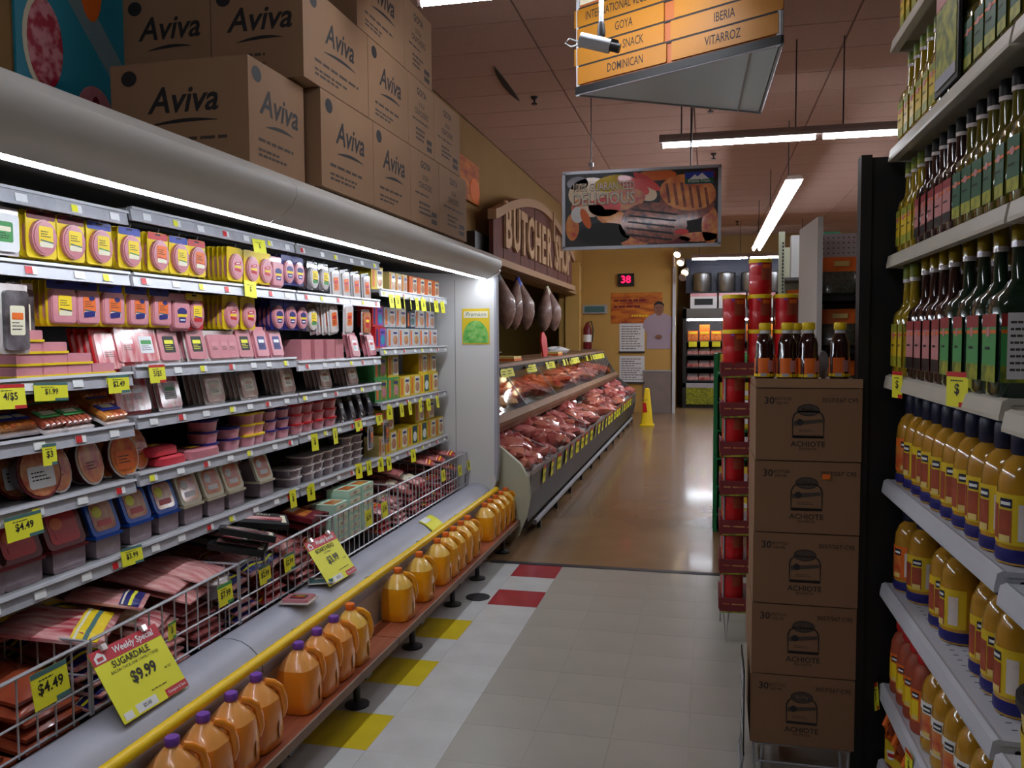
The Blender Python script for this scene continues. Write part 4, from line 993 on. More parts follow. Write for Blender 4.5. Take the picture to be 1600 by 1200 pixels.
# ---------------------------------------------------------------- mural on the left wall
mu = thing('wall_mural', 'turquoise wall picture with salami slices above the case', 'picture', (-2.585, 3.0, 3.0))
MB().span(-0.012, 0.0, -0.27, 0.75, -0.72, 0.72, 'mural_blue').build('board', mu)
MB().oval(-0.14,-0.22,0.098,0.185,0.0,0.002,'cream',24).oval(-0.125,-0.22,0.092,0.175,0.002,0.004,'salami',24).build('salami_slice', mu)
MB().oval(0.14,0.14,0.07,0.18,0.0,0.003,'orange',20).build('orange_slice', mu)
MB().oval(0.15,-0.44,0.11,0.13,0.0,0.003,'bologna',20).oval(0.15,-0.44,0.03,0.09,0.003,0.005,'dark_red',12).oval(0.21,-0.45,0.02,0.07,0.003,0.005,'dark_red',12).oval(0.09,-0.45,0.02,0.07,0.003,0.005,'dark_red',12).build('bologna_slice', mu)
MB().prism([(-0.27,0.28),(-0.1,0.28),(0.75,-0.6),(0.75,-0.30-0.45),(0.45,-0.45),(0.0,-0.05)][:4], 0.0, 0.0015, 'mural_pale').build('pale_band', mu)
MB().prism([(0.22,0.72),(0.75,0.72),(0.75,-0.3)], 0.0, 0.0012, 'mural_pale').build('pale_corner', mu)
# menu board on the wall beyond the cartons
q = P(731,288,X=-2.58); mb_ = thing('menu_board', 'orange and red picture board on the wall just past the stacked cartons', 'sign', (-2.58, q.y, q.z))
MB().span(0,0.02,-0.4,0.4,-0.18,0.26,'flame_poster').build('board', mb_); MB().oval(0.2,-0.04,0.2,0.14,0.02,0.025,'orange').build('fruit_picture', mb_)

# ---------------------------------------------------------------- price signs on the wire and shelves
def weekly_sign(corners, l1, l2, price, small, label):
    tl, tr, br, bl = [Vector(c) for c in corners]
    o = (tl+tr+br+bl)/4; R = (tr-tl+br-bl).normalized(); U = (tl-bl+tr-br); U = (U - R*U.dot(R)).normalized(); w = ((tr-tl).length+(br-bl).length)/2; h = ((tl-bl).length+(tr-br).length)/2
    N = R.cross(U)
    t = thing('weekly_special_sign', label, 'sign', o)
    t.rotation_euler = Matrix((( N.x, R.x, U.x),(N.y,R.y,U.y),(N.z,R.z,U.z))).to_euler()
    MB().rect(0,0,w,h,-0.002,0.0,'tag_yellow').build('card', t)
    MB().rect(0,h*0.405,w,h*0.19,0.0,0.001,'sign_red').rect(w*0.33,-h*0.44,w*0.34,h*0.11,0.0,0.001,'sign_red').build('red_band', t)
    m = MB(); e = 0.0016
    m.text('Weekly Special', h*0.13, (e,w*0.1,h*0.405), 'white', bold=0.02, shear=0.15, fit=w*0.72)
    m.prism([(-w*.46,h*.33),(-w*.32,h*.33),(-w*.32,h*.41),(-w*.39,h*.47),(-w*.46,h*.41)], 0.001, 0.0014, 'white').rect(-w*.39,h*.375,w*.08,h*.05,0.0014,0.0018,'sign_red')
    m.text('Compare & Save', h*0.055, (e,w*0.33,-h*0.44), 'white', bold=0.01, fit=w*0.3)
    m.text(l1, h*0.13, (e,-w*0.02,h*0.235), 'ink', bold=0.012, fit=w*0.78).text(l2, h*0.055, (e,0,h*0.145), 'ink', fit=w*0.86)
    m.text(price, h*0.22, (e,0.01,-h*0.03), 'black', bold=0.025, fit=w*0.55).text(small, h*0.05, (e,w*0.36,-h*0.12), 'ink')
    m.rect(-w*0.13,-h*0.42,w*0.3,h*0.12,0.0,0.001,'white').rect(-w*0.4,-h*0.43,w*0.12,h*0.1,0.0,0.001,'white').text('$5.00', h*0.07, (e,-w*0.13,-h*0.42), 'ink', bold=0.01).lines((e,w*0.2,-h*0.3),w*0.4,h*0.03,1,'ink')
    m.build('lettering', t)
    MB().box((0.004,-w*0.3,h*0.5),(0.014,0.02,0.02),'film').box((0.004,w*0.3,h*0.5),(0.014,0.02,0.02),'film').build('clip', t)
def hung(x0, x1, y0, y1, zt, zb):
    return [(x0,y0,zt),(x0,y1,zt),(x1,y1,zb),(x1,y0,zb)]
def quad(pts, Xt, Xb):
    return [P(*pts[0],X=Xt), P(*pts[1],X=Xt), P(*pts[2],X=Xb), P(*pts[3],X=Xb)]
weekly_sign(quad([(137.5,1022),(247.5,972.5),(289,1072.5),(194,1134)], -1.765, -1.640), 'SUGARDALE', 'BACON THICK ONE 1 FAMILY 7 SIDES', '$9.99', '40 OZ', 'large yellow and red weekly special sign clipped to wire, reads 9.99, nearest the camera')
weekly_sign(quad([(476,849),(522,829),(555,892),(514,918)], -1.765, -1.64), "BOAR'S HEAD", 'BUTTERBALL', '$3.99', '12 OZ', 'weekly special sign clipped to the wire, reads 3.99, farther one')
def price_card(w, h, txt, band=None):
    t = thing('price_card', '', 'sign')
    MB().rect(0,-h/2,w,h,-0.001,0.0,'tag_yellow').build('card', t)
    m = MB().text(txt, h*0.42, (0.0006,0,-h*0.5), 'black', bold=0.02, fit=w*0.7).lines((0.0006,0,-h*0.25),w*0.6,h*0.1,1,'ink')
    if band: m.rect(0,-h*0.07,w,h*0.14,0.0,0.0006,band).rect(w*0.3,-h*0.93,w*0.4,h*0.14,0.0,0.0006,band)
    m.build('lettering', t)
    return t
def pc(px, py, X, w, h, txt, band, label, rot=(0,0,0)):
    q = P(px, py, X=X); t = price_card(w, h, txt, band); t.location = (X, q.y, q.z+h/2); t.rotation_euler = rot; tag(t, label, 'sign', 'yellow price cards')
FXs = -1.775
pc(76,1070,FXs,0.13,0.10,'$4.49','teal','yellow price card reading 4.49 on the wire left of the 9.99 sign',(0,-0.15,0))
pc(269,985,FXs,0.05,0.06,'$','green','narrow yellow tag right of the 9.99 sign',(0,0,0.1))
pc(351,928,FXs,0.095,0.08,'$7.99','green','yellow price card on the wire below the round clear tub',(0,-0.1,0))
pc(413,897,FXs,0.09,0.075,'$2.99','teal','yellow price card on the wire reading 2.99, left of the two',(0,-0.1,0))
pc(451,878,FXs,0.09,0.075,'$2.99','teal','yellow price card on the wire reading 2.99, right of the two',(0,-0.1,0))
pc(575,809,FXs,0.085,0.085,'$6.99',None,'yellow price card on the wire in front of the green cartons, left',(0,-0.1,0))
pc(600,796,FXs,0.085,0.085,'$1.99',None,'yellow price card on the wire in front of the green cartons, right',(0,-0.1,0))
for i, (x, y) in enumerate([(692,743),(718,735),(732,727),(745,722)]): pc(x,y,FXs,0.085,0.075,'$2',None,'small yellow price card near the far end of the wire, %s' % nth(i,4),(0,-0.1,0))
SXs = SX+0.024
for x, y, w_, h_, tx, bd, l in [(15,620,0.11,0.07,'4/$5','red','yellow price card at the left edge under the ham blocks'),(80,612,0.13,0.055,'$1.99','teal','curling yellow price card under the ham blocks, second'),(185,600,0.10,0.06,'$2.49','teal','curling yellow price card under the ham blocks, third'),
        (245,584,0.095,0.065,'5/$5','red','yellow price card with red band under the red ham packs'),(77,710,0.055,0.065,'$3','teal','narrow yellow price card above the large meat tray'),(36,822,0.13,0.07,'$4.49','teal','yellow price card at the left edge above the dark red tubs'),
        (205,868,0.10,0.06,'$3.99','teal','yellow price card under the blue-lidded tubs'),(404,385,0.10,0.06,'$',None,'curved yellow price card on the top rail above the all-yellow packs'),(391,452,0.10,0.07,'$',None,'curved yellow price card between the two rows of all-yellow packs'),
        (559,664,0.085,0.07,'$5','red','yellow price card on the fifth shelf left of the narrow packets'),(592,655,0.085,0.07,'$5','red','yellow price card at the end of the fifth shelf')]:
    pc(x, y, SXs, w_, h_, tx, bd, l, (random.uniform(-0.05,0.05), random.uniform(-0.2,-0.05), random.uniform(-0.05,0.05)))
flagm = price_card
for grp, pts in (('top shelf of the end bay',[(611+i*10.0,470.5+i*1.2) for i in range(9)]), ('third shelf of the end bay',[(608,645),(627,641),(640,638),(656,634),(669,632),(683,628)]), ('bottom shelf of the end bay',[(594,726),(607,724),(645,712)]), ('sixth shelf',[(457,779),(485,769),(560,736),(576,731)]), ('fifth shelf',[(491,691),(523,681)])):
    for i, (x, y) in enumerate(pts):
        pc(x, y, SXs, 0.055 if 'top' not in grp else 0.07, 0.085, '$', None, 'small hanging yellow tag, %s on the %s' % (nth(i,len(pts)), grp), (0,-0.1,random.uniform(-0.3,0.3)))
q = P(680,815,X=-1.62)
y_ = thing('bumper_label', 'yellow and white label stuck over the grey bumper near the far juice jugs', 'sign', (-1.640, q.y, 0.466))
MB().prism([(0.045,-0.045),(0.030,-0.022),(0.0,0.002),(-0.035,0.020),(-0.05,0.024),(-0.05,0.028),(-0.034,0.024),(0.002,0.006),(0.034,-0.020),(0.049,-0.044)], -0.1, 0.1, 'tag_yellow', axis='y').build('card', y_)
MB().prism([(-0.05,0.0282),(-0.034,0.0245),(-0.01,0.013),(-0.01,0.015),(-0.034,0.0262),(-0.05,0.030)], -0.09, 0.02, 'white', axis='y').build('white_field', y_)

# ---------------------------------------------------------------- hanging aisle sign (three-sided)
A_, B_, C_ = Vector((-0.70,4.51)), Vector((0.311,3.958)), Vector((0.287,5.129))
asg = thing('aisle_sign', 'three-sided hanging aisle sign with yellow name strips and pale underside', 'sign', (0,4.5,2.9))
off = Vector((0,4.5))
tri = [(p-off) for p in (A_,B_,C_)]; cen = sum(tri, Vector((0,0)))/3
MB().prism([tuple(p) for p in tri], 0.0, 0.02, 'sign_panel', axis='z').build('bottom_panel', asg)
tb = MB()
for i in range(3):
    a, b = tri[i], tri[(i+1)%3]
    tb.tube([(a.x,a.y,0.0),(b.x,b.y,0.0)], 0.008, 'alu', 6)
tb.build('bottom_frame', asg)
q1 = tri[1]+(tri[2]-tri[1])*0.0; MB().tube([((tri[0]*0.13+tri[1]*0.87).x,(tri[0]*0.13+tri[1]*0.87).y,-0.003),((tri[0]*0.13+tri[2]*0.87).x,(tri[0]*0.13+tri[2]*0.87).y,-0.003)],0.006,'alu',5).build('brace', asg)
side_names = []
for i in range(3):
    a, b = tri[i], tri[(i+1)%3]; d = (b-a); L_ = d.length; R = Vector((d.x/L_, d.y/L_, 0)); N = R.cross(Vector((0,0,1)))
    rm = Matrix(((N.x,R.x,0),(N.y,R.y,0),(N.z,R.z,1))).to_euler(); mid = (a+b)/2
    def sb(m, n, **k): return m.build(n, asg, loc=(mid.x,mid.y,0), rot=rm, **k)
    sb(MB().rect(0,0.42,L_-0.02,0.84,-0.012,-0.002,'sign_back').rect(-L_/2+0.015,0.42,0.02,0.86,-0.01,0.004,'peg_white').rect(L_/2-0.015,0.42,0.02,0.86,-0.01,0.004,'peg_white'), 'side_panel')
    sb(MB().rect(0,0.018,L_,0.04,-0.004,0.008,'black'), 'bottom_rail')
    lt = ['DOMINICAN','    OIL SNACK','GOYA','INTERNATIONAL VEGETABLE']; rtx = ['VITARROZ','IBERIA','LAFE','']
    for k in range(4):
        z = 0.045+0.1*k+0.048
        for s, tx in ((-1, lt[k]), (1, rtx[k])):
            wd = L_/2-0.03 - (0.0 if k == 0 else 0.012); yc = s*(L_/4) + (0 if k == 0 else s*0.008)
            st_ = sb(MB().rect(yc, z, wd+(0.04 if (s == 1 and k % 2) else 0.0), 0.09, 0.0, 0.007, 'sign_bar'), 'name_strip')
            if tx and i == 0: sb(MB().text(tx, 0.062, (0.0078, yc+(0.0 if s==1 else 0.03), z), 'ink', bold=0.005, sx=0.62, fit=wd*0.9, shear=0.0), 'lettering')
        sb(MB().rect(0, z+0.049, L_-0.04, 0.010, 0.0, 0.005, 'ink'), 'strip_rail')
    sb(MB().rect(0,0.455+0.19,L_-0.06,0.37,0.0,0.004,'cream').rect(-L_*0.2,0.60,L_*0.4,0.05,0.004,0.005,'orange',tilt=0.1).rect(0,0.70,L_*0.7,0.03,0.004,0.005,'orange',tilt=-0.08), 'picture_panel')
for p in tri: MB().tube([(p.x*0.9,p.y*0.9,0.84),(p.x*0.9,p.y*0.9,1.09)],0.004,'steel',5).build('hanger', asg)
# security camera on its pole
q = P(943,66,Y=3.9)
cc = thing('security_camera', 'white security camera with black lens on a white ceiling pole', 'camera', (q.x-0.01,q.y,q.z))
MB().tube([(0,0,0.06),(0,0,1.02)],0.011,'peg_white',10).build('pole', cc)
MB().lathe([(0.018,0.03),(0.02,0.05),(0.014,0.09)],'dark_steel',10).tube([(0,0,0.05),(-0.01,0,0.0)],0.01,'alu',8).build('bracket', cc)
bd = MB().tube([(-0.10,0,0.0),(0.045,0,0.0)],0.032,'peg_white',14).build('body', cc, rot=(0,0.3,0), loc=(0,-0.02,-0.015))
MB().tube([(0.045,0,0),(0.09,0,0)],0.022,'dark_steel',12).build('lens', bd); MB().box((0.05,0,0.025),(0.05,0.03,0.012),'black').build('hood', bd)
MB().tube([(-0.10,0,0.01),(-0.15,0.0,0.03),(-0.17,0.0,0.01),(-0.14,0,-0.01),(-0.10,0,0.0)],0.004,'peg_white',5).build('cable', cc)

# ---------------------------------------------------------------- hanging grilled meat picture
gs = thing('grilled_meat_sign', 'hanging silver-framed picture sign of grilled meat reading DELICIOUS', 'sign', (-0.4905,6.2,2.538))
W_, H_ = 1.13, 0.555
def gr(m): return m
R_ = (PI/2*0, 0, -PI/2)   # front face +X turned to face the camera (-Y)
def gb(m, n, parent=None, **k): return m.build(n, parent or gs, rot=R_, **k)
gb(MB().rect(0,0,W_,H_,-0.03,0.0,'alu'), 'backing_panel')
fr = MB()
for y, z, a, b in ((0,H_/2,W_+0.02,0.022),(0,-H_/2,W_+0.02,0.022),(-W_/2,0,0.022,H_),(W_/2,0,0.022,H_)): fr.rect(y,z,a,b,-0.034,0.012,'alu')
gb(fr, 'frame')
a = MB().rect(0,0,W_-0.02,H_-0.02,0.0,0.001,'grill_dark')
for k in range(16): a.rect(-0.5+k*0.07,-0.02,0.02,0.62,0.001,0.0014,'dark_steel',tilt=-1.05) if abs(-0.5+k*0.07) < 0.35 else None
def art(y, z, ry, rz, m, lv, tilt=0): a.oval(y,z,ry,rz,0.001+lv*0.0004,0.0014+lv*0.0004,m,22,tilt)
art(-0.36,0.12,0.17,0.12,'onion',1); art(-0.20,0.19,0.14,0.06,'label_yellow',2,0.1); art(-0.42,0.02,0.09,0.07,'food_red',3); art(-0.05,0.17,0.13,0.05,'pepper_red',3,-0.5); art(0.03,0.12,0.10,0.06,'onion',2,-0.5); art(0.05,0.19,0.12,0.03,'pepper_red',4,-0.6)
art(-0.12,0.07,0.16,0.08,'food_red',4,0.1); art(-0.26,0.02,0.12,0.07,'pepper_red',5); art(-0.36,0.0,0.10,0.05,'onion',5); art(-0.46,-0.03,0.05,0.06,'white',6); art(-0.40,-0.06,0.03,0.08,'orange',7,0.4); art(-0.2,-0.06,0.12,0.06,'grilled',5,-0.2)
art(-0.26,-0.18,0.20,0.085,'black',6); art(0.10,-0.11,0.24,0.15,'burger',7,-0.12)
for k in range(5): a.rect(0.10-0.01*k,-0.03-0.045*k,0.34,0.012,0.0046,0.005,'grill_dark',tilt=-0.15)
art(0.34,0.06,0.20,0.16,'burger',6,-0.1); art(0.34,0.10,0.20,0.13,'grilled',8,-0.15)
for k in range(6): a.rect(0.20+0.055*k,0.10-0.008*k,0.02,0.19-0.02*abs(k-2.5),0.0048,0.0052,'burger',tilt=0.15)
art(-0.46,0.2,0.08,0.05,'bumper_grey',1); art(-0.02,-0.235,0.12,0.04,'food_red',3,0.1); art(-0.06,-0.12,0.09,0.10,'grilled',6,-0.7); art(0.12,0.235,0.14,0.04,'orange',2); art(0.20,0.02,0.07,0.04,'food_red',5,0.4); art(0.24,-0.235,0.12,0.03,'dark_red',5); art(-0.5,-0.12,0.05,0.1,'food_red',3); art(0.50,-0.14,0.06,0.14,'food_red',5); art(0.42,-0.22,0.14,0.035,'food_red',5); art(0.30,-0.18,0.05,0.02,'pepper_red',9); art(0.48,0.22,0.06,0.04,'dark_red',5)
a.v = [(x, max(-W_/2+0.012, min(W_/2-0.012, y)), max(-H_/2+0.012, min(H_/2-0.012, z))) for x, y, z in a.v]
gb(a, 'picture')
tx = MB().text('100% GUARANTEED', 0.085, (0.006,-0.27,0.165), 'ink', bold=0.03, fit=0.45).text('100% GUARANTEED', 0.085, (0.0064,-0.27,0.167), 'onion', bold=0.005, fit=0.45)
tx.text('DELICIOUS', 0.12, (0.006,-0.27,0.075), 'dark_red', bold=0.035, fit=0.46).text('DELICIOUS', 0.12, (0.0066,-0.27,0.077), 'cream', bold=0.008, fit=0.46)
gb(tx, 'lettering')
bdg = MB().rect(0.42,0.20,0.2,0.085,0.005,0.0056,'blue').rect(0.42,0.18,0.2,0.04,0.0056,0.006,'dark_green').prism([(0.35,0.19),(0.39,0.225),(0.41,0.21),(0.44,0.235),(0.49,0.19)],0.006,0.0064,'white').text('Prairie Fresh',0.03,(0.0068,0.42,0.178),'white',fit=0.17)
gb(bdg, 'badge')
for s in (-1,1): MB().tube([(s*0.36,0,H_/2),(s*0.36,0,1.45)],0.004,'dark_steel',5).build('hanger', gs)
MB().lathe([(0.02,0),(0.02,0.03)],'alu',8).build('hook', gs, loc=(-0.36,0,H_/2+0.04)); MB().tube([(0.36,0,H_/2),(0.37,0,0.7),(0.30,0,0.95),(0.22,0,0.92)],0.005,'dark_steel',5).build('cord', gs)
# ---------------------------------------------------------------- butcher service case
BY0, BY1 = 6.22, 15.9
bc = thing('butcher_case', 'long glass-fronted butcher counter full of raw meat past the white end panel', 'counter', (-1.9,11.0,0))
def bb(mb, n, parent=None, **k):
    mb.v = [(v[0]+1.9, v[1]-11.0, v[2]) for v in mb.v]; return mb.build(n, parent or bc, **k)
bb(MB().prism([(-1.42,0.10),(-2.6,0.10),(-2.6,0.40),(-1.80,0.40),(-1.36,0.36),(-1.36,0.16)], BY0+0.06, BY1-0.06, 'dark_steel', axis='y'), 'base')
bb(MB().span(-2.5,-1.5,BY0+0.1,BY1-0.1,0.0,0.10,'black'), 'plinth')
bb(MB().prism([(-1.345,0.36),(-1.32,0.53),(-1.335,0.535),(-1.365,0.36)], BY0+0.05, BY1-0.05, 'case_body', axis='y'), 'front_panel')
bb(MB().tube([(-1.33,BY0+0.05,0.54),(-1.33,BY1-0.05,0.54)],0.012,'steel',8), 'front_lip')
bb(MB().tube([(-1.375,BY0+0.4,0.085),(-1.375,BY1-0.3,0.085)],0.022,'alu',8), 'bumper_rail')
for k in range(12): y = BY0+0.6+k*0.8; bb(MB().span(-1.39,-1.36,y-0.02,y+0.02,0.0,0.07,'dark_steel'), 'rail_foot')
bb(MB().prism([(-1.35,0.42),(-1.36,0.44),(-2.0,0.66),(-2.0,0.64)], BY0+0.05, BY1-0.05, 'enamel', axis='y'), 'lower_tray')
bb(MB().prism([(-1.66,0.86),(-1.645,0.90),(-1.70,0.945),(-1.74,0.93),(-1.74,0.80),(-1.70,0.80)], BY0+0.05, BY1-0.05, 'counter_wood', axis='y'), 'middle_rail')
bb(MB().prism([(-1.74,0.88),(-2.45,1.02),(-2.45,1.0),(-1.74,0.86)], BY0+0.05, BY1-0.05, 'case_body', axis='y'), 'upper_tray')
bb(MB().span(-2.48,-2.45,BY0+0.05,BY1-0.05,0.4,1.32,'case_body'), 'back_wall')
for k in range(4): bb(MB().tube([(-1.99,BY0+0.2+k*2.36,1.285),(-1.99,BY0+2.5+k*2.36,1.285)],0.012,'warm_case_lamp',6), 'case_light_tube')
bb(MB().prism([(-1.93,1.31),(-1.935,1.345),(-2.55,1.345),(-2.55,1.31)], BY0+0.03, BY1-0.03, 'counter_wood', axis='y'), 'counter_top')
bb(MB().prism([(-1.925,1.26),(-1.925,1.312),(-1.96,1.312),(-1.96,1.26)], BY0+0.03, BY1-0.03, 'dark_inside', axis='y'), 'tag_rail')
for k in range(6):
    a = BY0+0.06+k*(BY1-BY0-0.12)/6; b = a+(BY1-BY0-0.12)/6-0.01
    bb(MB().prism([(-1.715,0.945),(-1.709,0.948),(-1.929,1.262),(-1.935,1.259)], a, b, 'case_glass', axis='y'), 'glass_pane')
    bb(MB().prism([(-1.715,0.95),(-1.705,0.95),(-1.925,1.262),(-1.935,1.262)], b, b+0.01, 'steel', axis='y'), 'glazing_bar')
prof2 = [(-1.49,0.0),(-1.42,0.06),(-1.36,0.2),(-1.33,0.36),(-1.335,0.50),(-1.40,0.62),(-1.52,0.72),(-1.68,0.86),(-1.95,1.33),(-2.55,1.34),(-2.55,0.0)]
bb(MB().prism([(x+0.0,z) for x, z in prof2 if x > -1.6]+[(-1.6,0.78),(-1.6,0.0)], BY0, BY0+0.05, 'case_beige', axis='y'), 'end_panel')
bb(MB().prism(prof2, BY1-0.05, BY1, 'case_body', axis='y'), 'end_panel')
# dividers in the lower tray
for y in (7.3, 8.4, 9.5, 10.6, 11.7, 12.8, 13.9, 15.0):
    g = MB()
    for k in range(6): x = -1.37-0.07*k; g.tube([(x,y,0.46+0.03*k),(x,y,0.60+0.03*k)],0.003,'wire',4)
    g.tube([(-1.36,y,0.60),(-1.75,y,0.76)],0.005,'wire',5); g.tube([(-1.36,y,0.52),(-1.75,y,0.68)],0.003,'wire',4)
    bb(g, 'wire_divider', kind='stuff')
bins = [BY0+0.1,7.3,8.4,9.5,10.6,11.7,12.8,13.9,15.0,BY1-0.1]
pn = ['nearest bin','second bin','third bin','fourth bin','fifth bin','sixth bin','seventh bin','eighth bin','farthest bin']
# price flags along the tag rail and the front lip
ftag = MB().rect(0,-0.045,0.16,0.085,-0.001,0.001,'tag_yellow').lines((0.0014,0,-0.045),0.11,0.05,2,'ink').mesh('price_flag')
k = 0
for i in range(38):
    y = 6.55+i*0.245
    if i in (7,8,12,13,18): continue
    o = bpy.data.objects.new('price_flag', ftag); COL.objects.link(o); o.parent = bc; o.location = (-1.918+1.9, y-11.0, 1.30); o.rotation_euler = (0,-0.3,random.uniform(-0.5,0.3))
lt_ = MB().rect(0,-0.07,0.13,0.14,-0.001,0.001,'tag_yellow').rect(0,-0.01,0.13,0.03,0.001,0.0016,'sign_red').text('$4.99',0.045,(0.002,0,-0.08),'ink',bold=0.01).mesh('price_flag_large')
for i in range(24):
    y = 6.75+i*0.36+random.uniform(-0.05,0.05)
    o = bpy.data.objects.new('price_flag', lt_); COL.objects.link(o); o.parent = bc; o.location = (-1.312+1.9, y-11.0, 0.535); o.rotation_euler = (0,0.08,random.uniform(-0.1,0.1))
# raw meat
cuts = {}
def cut_mesh(mname, v):
    if (mname, v) not in cuts:
        cuts[mname, v] = MB().blob((0,0,0),(0.11,0.09,0.045),mname,seed=v*13+len(mname),amp=0.22,seg=12,rings=7).mesh('meat_cut')
    return cuts[mname, v]
def cut(mname, v, loc, rot, s, label, group):
    o = bpy.data.objects.new('meat_cut', cut_mesh(mname, v)); COL.objects.link(o); o.location = loc; o.rotation_euler = rot; o.scale = (s,s*random.uniform(0.8,1.2),s)
    tag(o, label, 'meat', group)
rr = random.Random(3)
for bi in range(9):
    y0, y1 = bins[bi]+0.03, bins[bi+1]-0.03
    kindm = ['meat_pale','meat','meat','meat','meat_pale','meat','meat','meat','meat'][bi] if bi else 'meat'
    desc = {'meat':'raw red meat cut','meat_pale':'raw pale meat cut'}[kindm]
    n = 16 if bi < 4 else 10
    for i in range(n):
        u, v = rr.random(), rr.random()
        if bi < 4: u = (i % 4+0.5)/4+rr.uniform(-0.08,0.08); v = (i//4+0.5)/4+rr.uniform(-0.08,0.08)
        x = -1.41-0.36*u; y = y0+0.08+(y1-y0-0.16)*v
        z = 0.53+0.24*u*0.95+rr.uniform(0.0,0.05) if bi != 2 else 0.52+0.23*u
        cut('meat_pale' if rr.random() < 0.25 else kindm, rr.randrange(5), (x,y,z), (rr.uniform(-0.4,0.4),rr.uniform(0,0.6),rr.uniform(0,3)), rr.uniform(0.9,1.35), '%s heaped in the %s of the lower butcher tray' % (desc, pn[bi]), 'meat in the lower butcher tray, '+pn[bi])
for bi in range(6):
    y0 = BY0+0.15+bi*1.58; mm = ['chicken','meat_orange','meat_orange','meat_pale','meat','meat_orange'][bi]
    for i in range(11):
        u = (i % 3+0.5)/3; v = (i//3+0.5)/4
        cut(mm, rr.randrange(5), (-1.83-0.42*u, y0+1.4*v+rr.uniform(-0.08,0.08), 0.97+0.09*u+rr.uniform(0,0.04)), (rr.uniform(-0.3,0.3),rr.uniform(0,0.4),rr.uniform(0,3)), rr.uniform(1.0,1.5), {'chicken':'pale chicken piece','meat_orange':'orange marinated meat piece','meat_pale':'pale pork piece','meat':'dark red meat piece'}[mm]+' behind the butcher glass, %s section' % ['nearest','second','third','fourth','fifth','farthest'][bi], 'meat behind the butcher glass, %s section' % ['nearest','second','third','fourth','fifth','farthest'][bi])
# things on the counter
t = thing('food_tray_carton', 'low orange and white carton on the butcher counter, nearer one', 'box', (-2.15,8.9,1.345)); MB().span(-0.12,0.12,-0.18,0.18,0,0.05,'label_cream').build('box', t); MB().span(-0.125,0.125,-0.185,0.185,0.0,0.025,'orange').build('band', t)
t = clone(t); t.location = (-2.15,11.6,1.345); tag(t, 'low orange and white carton on the butcher counter, farther one', 'box')
t = thing('counter_scale', 'dark weighing scale with tray on the butcher counter', 'scale', (-2.35,8.6,1.345))
MB().span(-0.14,0.14,-0.17,0.17,0,0.08,'dark_steel').build('scale_body', t); MB().span(-0.16,0.16,-0.22,0.22,0.09,0.10,'steel').build('weighing_plate', t); MB().span(-0.01,0.02,0.19,0.21,0,0.32,'dark_steel').span(-0.03,0.03,0.1,0.3,0.30,0.40,'dark_steel').build('display', t); MB().tube([(0,0,0.10),(0.05,0.08,0.13),(0,0.14,0.10)],0.008,'steel',6).build('scissor_loop', t)
t = thing('red_fan_sign', 'red rounded sign standing on the butcher counter', 'sign', (-2.1,10.7,1.345))
MB().prism([(0.0,0.0),(0.18,0.0),(0.30,0.05),(0.2,0.25),(0.0,0.33),(-0.12,0.30),(-0.15,0.20)],-0.01,0.01,'red').build('panel', t); MB().tube([(0,0.18,0.0),(0.05,0.4,-0.0)],0.006,'steel',5).build('stake', t)
t = thing('paper_pile', 'crumpled pile of white paper on the butcher counter', 'paper', (-2.2,12.3,1.345)); MB().blob((0,0,0.05),(0.14,0.45,0.06),'paper',4,0.2).build('sheets', t)
t = thing('blue_cloth', 'bluish white cloth on the near end of the butcher counter', 'cloth', (-2.1,7.5,1.345)); MB().blob((0,0,0.06),(0.14,0.3,0.09),'bumper_grey',8,0.3).build('folds', t)
# butcher shop sign: arch, trim, planks, letters
bs = thing('butcher_shop_sign', 'arched wooden BUTCHER SHOP sign with pale trim above the butcher counter', 'sign', (-2.4,11.85,2.5))
LN = 2.75; Hs = 0.47; rise = 0.42
def arch(y): return Hs+rise*(1-(y/LN)**2)-0.05*abs(y/LN)
npk = 12
for k in range(npk):
    a = -LN+2*LN*k/npk+0.006; b = -LN+2*LN*(k+1)/npk-0.006
    MB().prism([(a,0.0),(b,0.0),(b,arch(b)),((a+b)/2,arch((a+b)/2)),(a,arch(a))],0.0,0.05+0.004*(k%2),'barn_wood').build('plank', bs)
tr_ = MB(); N_ = 24
for k in range(N_):
    a = -LN-0.05+(2*LN+0.1)*k/N_; b = -LN-0.05+(2*LN+0.1)*(k+1)/N_
    tr_.prism([(a,arch(max(-LN,min(LN,a)))),(b,arch(max(-LN,min(LN,b)))),(b,arch(max(-LN,min(LN,b)))+0.11),(a,arch(max(-LN,min(LN,a)))+0.11)],0.0,0.10,'sign_trim')
tr_.build('arch_trim', bs)
MB().span(0,0.11,-LN-0.05,LN+0.05,-0.08,0.0,'sign_trim').build('bottom_trim', bs)
for i, (ch, y) in enumerate(zip('BUTCHERSHOP', [-2.15,-1.70,-1.28,-0.86,-0.40,0.03,0.45,1.10,1.48,1.86,2.24])):
    m = MB(); vs, fs = text_mesh(ch, 0.03)
    hgt = 0.74; 
    V0 = [Vector((0.06,y+v.x*hgt*0.80,0.40+v.y*hgt)) for v in vs]
    m.add([v+Vector((0.03,0,0)) for v in V0], fs, 'sign_letter'); m.add(V0, fs, 'sign_letter')
    # side walls
    ec = {}
    for f in fs:
        for q in range(len(f)): e = (f[q], f[(q+1)%len(f)]); ec[tuple(sorted(e))] = ec.get(tuple(sorted(e)), 0)+1
    n0 = len(V0); V2 = V0+[v+Vector((0.03,0,0)) for v in V0]
    m.add(V2, [(e[0],e[1],e[1]+n0,e[0]+n0) for e, c_ in ec.items() if c_ == 1], 'sign_letter')
    m.build('letter', bs)
MB().span(0.05,0.12,0.66,0.76,0.55,0.98,'sign_trim').build('handle_ornament', bs)
struct('trim_3', MB().span(-2.62,-2.41,6.95,15.6,2.40,2.50,'wall_tan'))
